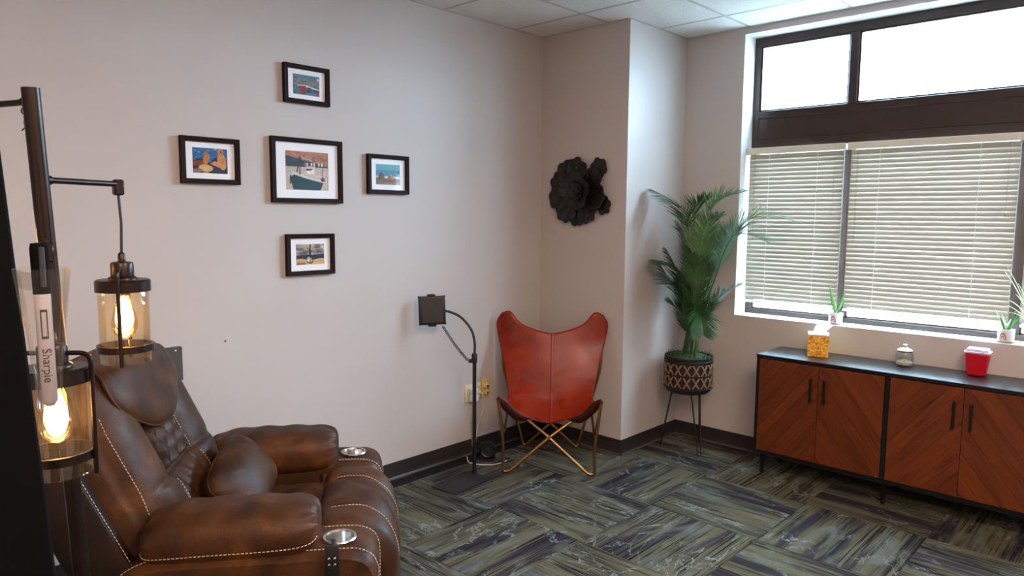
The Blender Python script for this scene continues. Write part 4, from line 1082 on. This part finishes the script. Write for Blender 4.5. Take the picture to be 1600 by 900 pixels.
FR = [([b0(-.02, 0), (.965, -.27, .90), (.955, -.31, 1.30), (.955, -.37, 1.555), (.885, -.42, 1.64), (.75, -.46, 1.715)], .17, 'frond', .45),
      ([b0(.01, 0), (1.0, -.26, .90), (1.03, -.25, 1.21), (1.04, -.25, 1.52), (1.12, -.25, 1.645), (1.29, -.25, 1.70)], .21, 'frond2', .42),
      ([b0(.03, .01), (1.0, -.22, .9), (1.03, -.20, 1.08), (1.13, -.20, 1.355), (1.27, -.19, 1.515), (1.41, -.17, 1.55), (1.565, -.15, 1.52)], .20, 'frond2', .40),
      ([b0(.035, -.02), (1.02, -.28, .85), (1.12, -.30, 1.11), (1.235, -.33, 1.39), (1.33, -.345, 1.445), (1.50, -.36, 1.405)], .18, 'frond', .55),
      ([b0(-.02, -.03), (.98, -.31, .80), (1.0, -.35, 1.02), (.95, -.40, 1.19), (.875, -.43, 1.245), (.775, -.46, 1.265)], .15, 'frond', .50),
      ([b0(-.03, 0), (.945, -.28, .86), (.915, -.30, 1.06), (.83, -.33, 1.13), (.775, -.35, 1.215)], .15, 'frond', .45),
      ([b0(.03, .0), (1.0, -.25, .80), (1.065, -.25, .93), (1.15, -.25, 1.04), (1.285, -.22, 1.13)], .16, 'frond', .40),
      ([b0(-.01, -.03), (.955, -.31, .74), (.97, -.34, .83), (.945, -.38, .93), (.875, -.42, .995)], .15, 'frond', .40),
      ([b0(.0, -.02), (.97, -.28, .82), (1.02, -.32, .95), (1.09, -.39, .92), (1.14, -.44, .82)], .15, 'frond', .42),
      ([b0(.0, .01), (.96, -.26, .95), (.965, -.28, 1.30), (.985, -.30, 1.56), (1.07, -.33, 1.67)], .20, 'frond', .42),
      ([b0(.015, -.01), (1.0, -.28, .95), (1.04, -.32, 1.25), (1.10, -.37, 1.47), (1.20, -.41, 1.555)], .18, 'frond2', .45),
      ([b0(-.005, .02), (.95, -.22, .90), (.98, -.18, 1.15), (1.05, -.13, 1.38), (1.14, -.10, 1.50)], .18, 'frond', .40),
      ([b0(-.015, .0), (.94, -.26, .85), (.955, -.29, 1.10), (.935, -.33, 1.38), (.90, -.36, 1.50)], .17, 'frond', .38),
      ([b0(.0, -.01), (.96, -.29, .85), (.93, -.33, 1.05), (.89, -.37, 1.22), (.84, -.40, 1.33)], .16, 'frond', .40),
      ([b0(.02, .0), (1.01, -.25, .85), (1.07, -.24, 1.05), (1.12, -.22, 1.22), (1.19, -.20, 1.34)], .17, 'frond', .40),
      ([b0(.0, -.03), (.97, -.31, .76), (.965, -.36, .90), (.935, -.40, 1.03), (.88, -.44, 1.09)], .15, 'frond', .38),
      ([b0(.02, -.02), (1.0, -.30, .76), (1.05, -.34, .88), (1.11, -.37, .96), (1.18, -.39, .98)], .15, 'frond', .38),
      ([b0(.01, -.03), (.985, -.31, .85), (1.03, -.36, 1.06), (1.05, -.40, 1.20), (1.045, -.45, 1.30)], .16, 'frond', .40)]
for i, (pts, ll, mt_, s0) in enumerate(FR): frond(pts, ll, mt_, s0, i, n=84)

# ---------------------------------------------------------------- sideboard
SX0, SX1, SY, SZ0, SZ1 = 1.462, 2.900, -.372, .130, .732
sb = empty('sideboard', ((SX0 + SX1) / 2, -.2, 0), 0, label='low black sideboard with four chevron walnut doors under the window', cat='sideboard')
def sbx(name, a, b, c, d, e, f, bv=.002): return MB().bev(a, b, c, d, e, f, bv, 1).build(name, MT['cabblack'], sb, world=True)
sbx('top_panel', SX0 - .002, SX1 + .002, SY - .003, -.022, SZ1 - .020, SZ1)
sbx('bottom_panel', SX0, SX1, SY, -.024, SZ0, SZ0 + .020)
sbx('side_panel', SX0, SX0 + .018, SY, -.024, SZ0 + .020, SZ1 - .020); sbx('side_panel', SX1 - .018, SX1, SY, -.024, SZ0 + .020, SZ1 - .020)
DV = 2.181
sbx('divider', DV - .012, DV + .012, SY, -.03, SZ0 + .020, SZ1 - .020)
sbx('back_panel', SX0 + .018, SX1 - .018, -.034, -.025, SZ0 + .020, SZ1 - .020)
for x in (SX0 + .04, DV, SX1 - .04):
    for y in (SY + .045, -.07):
        MB().lathe([(.0095, 0), (.018, SZ0)], 14, Matrix.Translation((x, y, 0))).build('leg', MT['cabblack'], sb, True, world=True)
def clip(poly, axis, lim, keep_less):
    out = []
    for i in range(len(poly)):
        a, b = poly[i - 1], poly[i]; ia = (a[axis] <= lim) == keep_less; ib = (b[axis] <= lim) == keep_less
        if ia != ib:
            t = (lim - a[axis]) / (b[axis] - a[axis]); out.append((lerp(a[0], b[0], t), lerp(a[1], b[1], t)))
        if ib: out.append(b)
    return out
dz0, dz1 = SZ0 + .023, SZ1 - .023
doors = [(SX0 + .020, 1.8255, 1), (1.8285, DV - .014, -1), (DV + .014, 2.5295, 1), (2.5325, SX1 - .020, -1)]
rr = random.Random(2)
for (a, b, sg) in doors:
    yc = SY + .012
    dr = MB().bev(a, b, SY + .006, SY + .020, dz0, dz1, .001, 1).build('door', MT['cabblack'], sb, world=True)
    cx, cz = (a + b) / 2, (dz0 + dz1) / 2; hw, hh = (b - a) / 2, (dz1 - dz0) / 2
    th = R(52) * sg; c, s = math.cos(th), math.sin(th)
    tpos = -.80
    while tpos < .80:
        wd = rr.uniform(.052, .086); g = .0006
        strip = [(-1, tpos + g), (1, tpos + g), (1, tpos + wd - g), (-1, tpos + wd - g)]
        # strip frame -> door frame (x right, z up)
        poly = [(x * c - t * s, x * s + t * c) for x, t in strip]
        for ax, lim, less in ((0, hw, True), (0, -hw, False), (1, hh, True), (1, -hh, False)):
            if poly: poly = clip(poly, ax, lim, less)
        if len(poly) >= 3 and max(p[0] for p in poly) - min(p[0] for p in poly) > .01:
            loc2 = [(x * c + z * s, -x * s + z * c) for x, z in poly]      # back to strip frame
            m = MB(); n = len(loc2)
            V = [(x, -.0075, z) for x, z in loc2] + [(x, 0, z) for x, z in loc2]
            m.add(V, [tuple(range(n)), tuple(range(2 * n - 1, n - 1, -1))] + [(i, (i + 1) % n, n + (i + 1) % n, n + i) for i in range(n)])
            o = m.build('veneer_plank', MT['walnut'], dr)
            o.location = (cx - (SX0 + SX1) / 2, SY + .006 + .2, cz); o.rotation_euler = (0, -th, 0)
        tpos += wd
    hx_ = b - .036 if sg > 0 else a + .036
    hz0, hz1 = .500, .638
    hd = MB().bev(hx_ - .006, hx_ + .006, SY - .024, SY - .012, hz0, hz1, .002, 1)
    for z in (hz0 + .012, hz1 - .012): hd.box(hx_ - .004, hx_ + .004, SY - .014, SY, z - .005, z + .005)
    hd.build('handle', MT['cabblack'], dr, world=True)

# ---------------------------------------------------------------- things on the sideboard and sill
tx_ = empty('tissue_box', (1.738, -.165, SZ1 + .001), R(22), label='orange patterned tissue box with a white tissue standing on the sideboard', cat='tissue box')
MB().bev(-.056, .056, -.056, .056, 0, .122, .001, 1).build('carton', MT['tbox'], tx_)
MB().bev(-.0562, .0562, -.0562, .0562, .1225, .132, .001, 1).build('carton_top', MT['whitep'], tx_)
def tis(a, b):
    t = b; w_ = lerp(.020, .052, t ** .8) * (1 - .55 * smooth(.75, 1, t)); x = (a - .5) * 2
    return (x * w_ + .048 * t ** 1.5, .014 * math.sin(x * 4 + t * 2) * (1 - .3 * t),   .126 + .092 * t * (1 - .18 * x * x) - .018 * smooth(.75, 1, t))
MB().grid(tis, 24, 14).build('tissue_sheet', MT['tissue'], tx_, 'all')
jr = empty('glass_jar', (2.190, -.115, SZ1 + .001), 0, label='small round glass jar with a silver lid on the sideboard', cat='jar')
MB().lathe([(.030, .0), (.041, .004), (.045, .02), (.045, .062), (.038, .074), (.036, .080), (.034, .080), (.036, .073), (.0425, .061), (.0425, .02), (.038, .007), (.001, .006)], 32, cap=False).build('glass_body', MT['jar'], jr, True)
MB().lathe([(.001, .0065), (.0395, .008), (.040, .020), (.030, .026), (.015, .034), (.001, .030)], 24, cap=False).build('filling', MT['shell'], jr, True)
MB().lathe([(.041, .078), (.042, .081), (.041, .088), (.026, .097), (.009, .101), (.007, .106), (.013, .112), (.012, .118), (.001, .120)], 32).build('lid', MT['steel'], jr, True)
rc = empty('sharps_bin', (2.528, -.098, SZ1 + .001), R(3), label='red plastic bin with a milky lid on the sideboard', cat='bin')
def taper(m, x0, y0, x1, y1, z0, z1, skip_top=False):
    V = [(-x0, -y0, z0), (x0, -y0, z0), (x0, y0, z0), (-x0, y0, z0), (-x1, -y1, z1), (x1, -y1, z1), (x1, y1, z1), (-x1, y1, z1)]
    return m.add(V, [(0, 3, 2, 1), (4, 5, 6, 7), (0, 1, 5, 4), (1, 2, 6, 5), (2, 3, 7, 6), (3, 0, 4, 7)])
taper(MB(), .040, .036, .053, .046, 0, .116).build('tub', MT['redp'], rc, True, bevel=.006)
taper(MB(), .058, .051, .058, .051, .117, .126).build('lid_rim', MT['lidp'], rc, True, bevel=.002)
taper(MB(), .052, .044, .047, .040, .126, .140).build('lid', MT['lidp'], rc, True, bevel=.004)

def sill_pot(x, y, label, r0=.037, hgt=.070):
    p = empty('potted_plant', (x, y, OZ0 + .0045), 0, label=label, cat='potted plant', group='little pots on the window sill')
    MB().lathe([(.001, 0), (r0 + .004, 0), (r0 + .007, .008), (r0 + .004, .009), (.001, .006)], 24, cap=False).build('saucer', MT['saucer'], p, True)
    MB().lathe([(r0 - .003, .007), (r0, .012), (r0 + .002, hgt), (r0 - .002, hgt + .001), (r0 - .004, hgt - .012), (.001, hgt - .012)], 28, cap=False).build('pot', MT['pot'], p, True)
    MB().lathe([(.001, hgt - .009), (r0 - .003, hgt - .011)], 20, cap=False).build('soil', MT['soil'], p)
    ca2 = math.atan2(CAM.y - y, CAM.x - x) - .35
    def motif(rows):
        m = MB()
        for (s, za, zb, wd) in rows:
            V = []
            for k in range(9):
                t = k / 8 * PI; a = ca2 + s * math.cos(t) / r0; z = za + (zb - za) * math.sin(t)
                for q in (0, wd):
                    sc = 1 - q / max(s, .001); aa = ca2 + s * sc * math.cos(t) / r0; zz = za + (zb - za) * sc * math.sin(t); V.append(((r0 + .0028) * math.cos(aa), (r0 + .0028) * math.sin(aa), zz))
            m.add(V, [(2 * k, 2 * k + 2, 2 * k + 3, 2 * k + 1) for k in range(8)])
        m.build('painted_arch', MT['potprint'], p)
    motif([(.016, .016, .054, .004), (.009, .016, .038, .003)])
    return p
def blade(p, base, tip, bend, wd, mat, n=7, parent=None):
    base, tip = Vector(base), Vector(tip); d = tip - base; sd = d.cross(Vector((-.6, .8, 0))).normalized(); sd = Vector((.75, .65, 0)).normalized()
    m = MB(); V = []
    for k in range(n):
        t = k / (n - 1); c = base.lerp(tip, t) + Vector(bend) * math.sin(PI * t); w_ = wd * (1 - t ** 2.2) + .0004
        V += [c - sd * w_, c + Vector((-.3, .3, 0)) * w_ * .6, c + sd * w_]
    F = []
    for k in range(n - 1):
        o = k * 3; F += [(o, o + 1, o + 4, o + 3), (o + 1, o + 2, o + 5, o + 4)]
    m.add(V, F); m.build('leaf', MT[mat], p, 'all', solid=.0012)
p1 = sill_pot(1.757, .050, 'small white pot with two upright green leaves on the sill by the mullion', .038)
blade(p1, (0, 0, .062), (-.045, 0, .240), (-.004, 0, 0), .010, 'green'); blade(p1, (.002, 0, .062), (.040, 0, .208), (.006, 0, 0), .011, 'green'); blade(p1, (0, -.004, .062), (-.002, -.01, .13), (.004, 0, 0), .008, 'pale')
p2 = sill_pot(2.620, .048, 'small white pot of spiky aloe on the sill above the red bin', .037)
rr = random.Random(8)
for k in range(13):
    a = rr.uniform(0, 2 * PI); s = rr.uniform(.03, .07); blade(p2, (.008 * math.cos(a), .008 * math.sin(a), .06), (s * math.cos(a), max(-.06, s * math.sin(a) * .7), .06 + rr.uniform(.05, .115)), (0, 0, .008), rr.uniform(.0045, .0065), 'green' if k % 5 else 'pale')
p3 = sill_pot(2.748, .060, 'white pot of pale arching leaves on the sill at the right edge', .042)
for k in range(15):
    a = R(rr.uniform(120, 260)) if k < 10 else rr.uniform(0, 2 * PI); s = rr.uniform(.08, .175)
    blade(p3, (.008 * math.cos(a), .004 * math.sin(a), .06), (s * math.cos(a), max(-.07, s * math.sin(a) * .35), .10 + rr.uniform(.04, .30)), (0, 0, .03), rr.uniform(.003, .0045), 'pale')
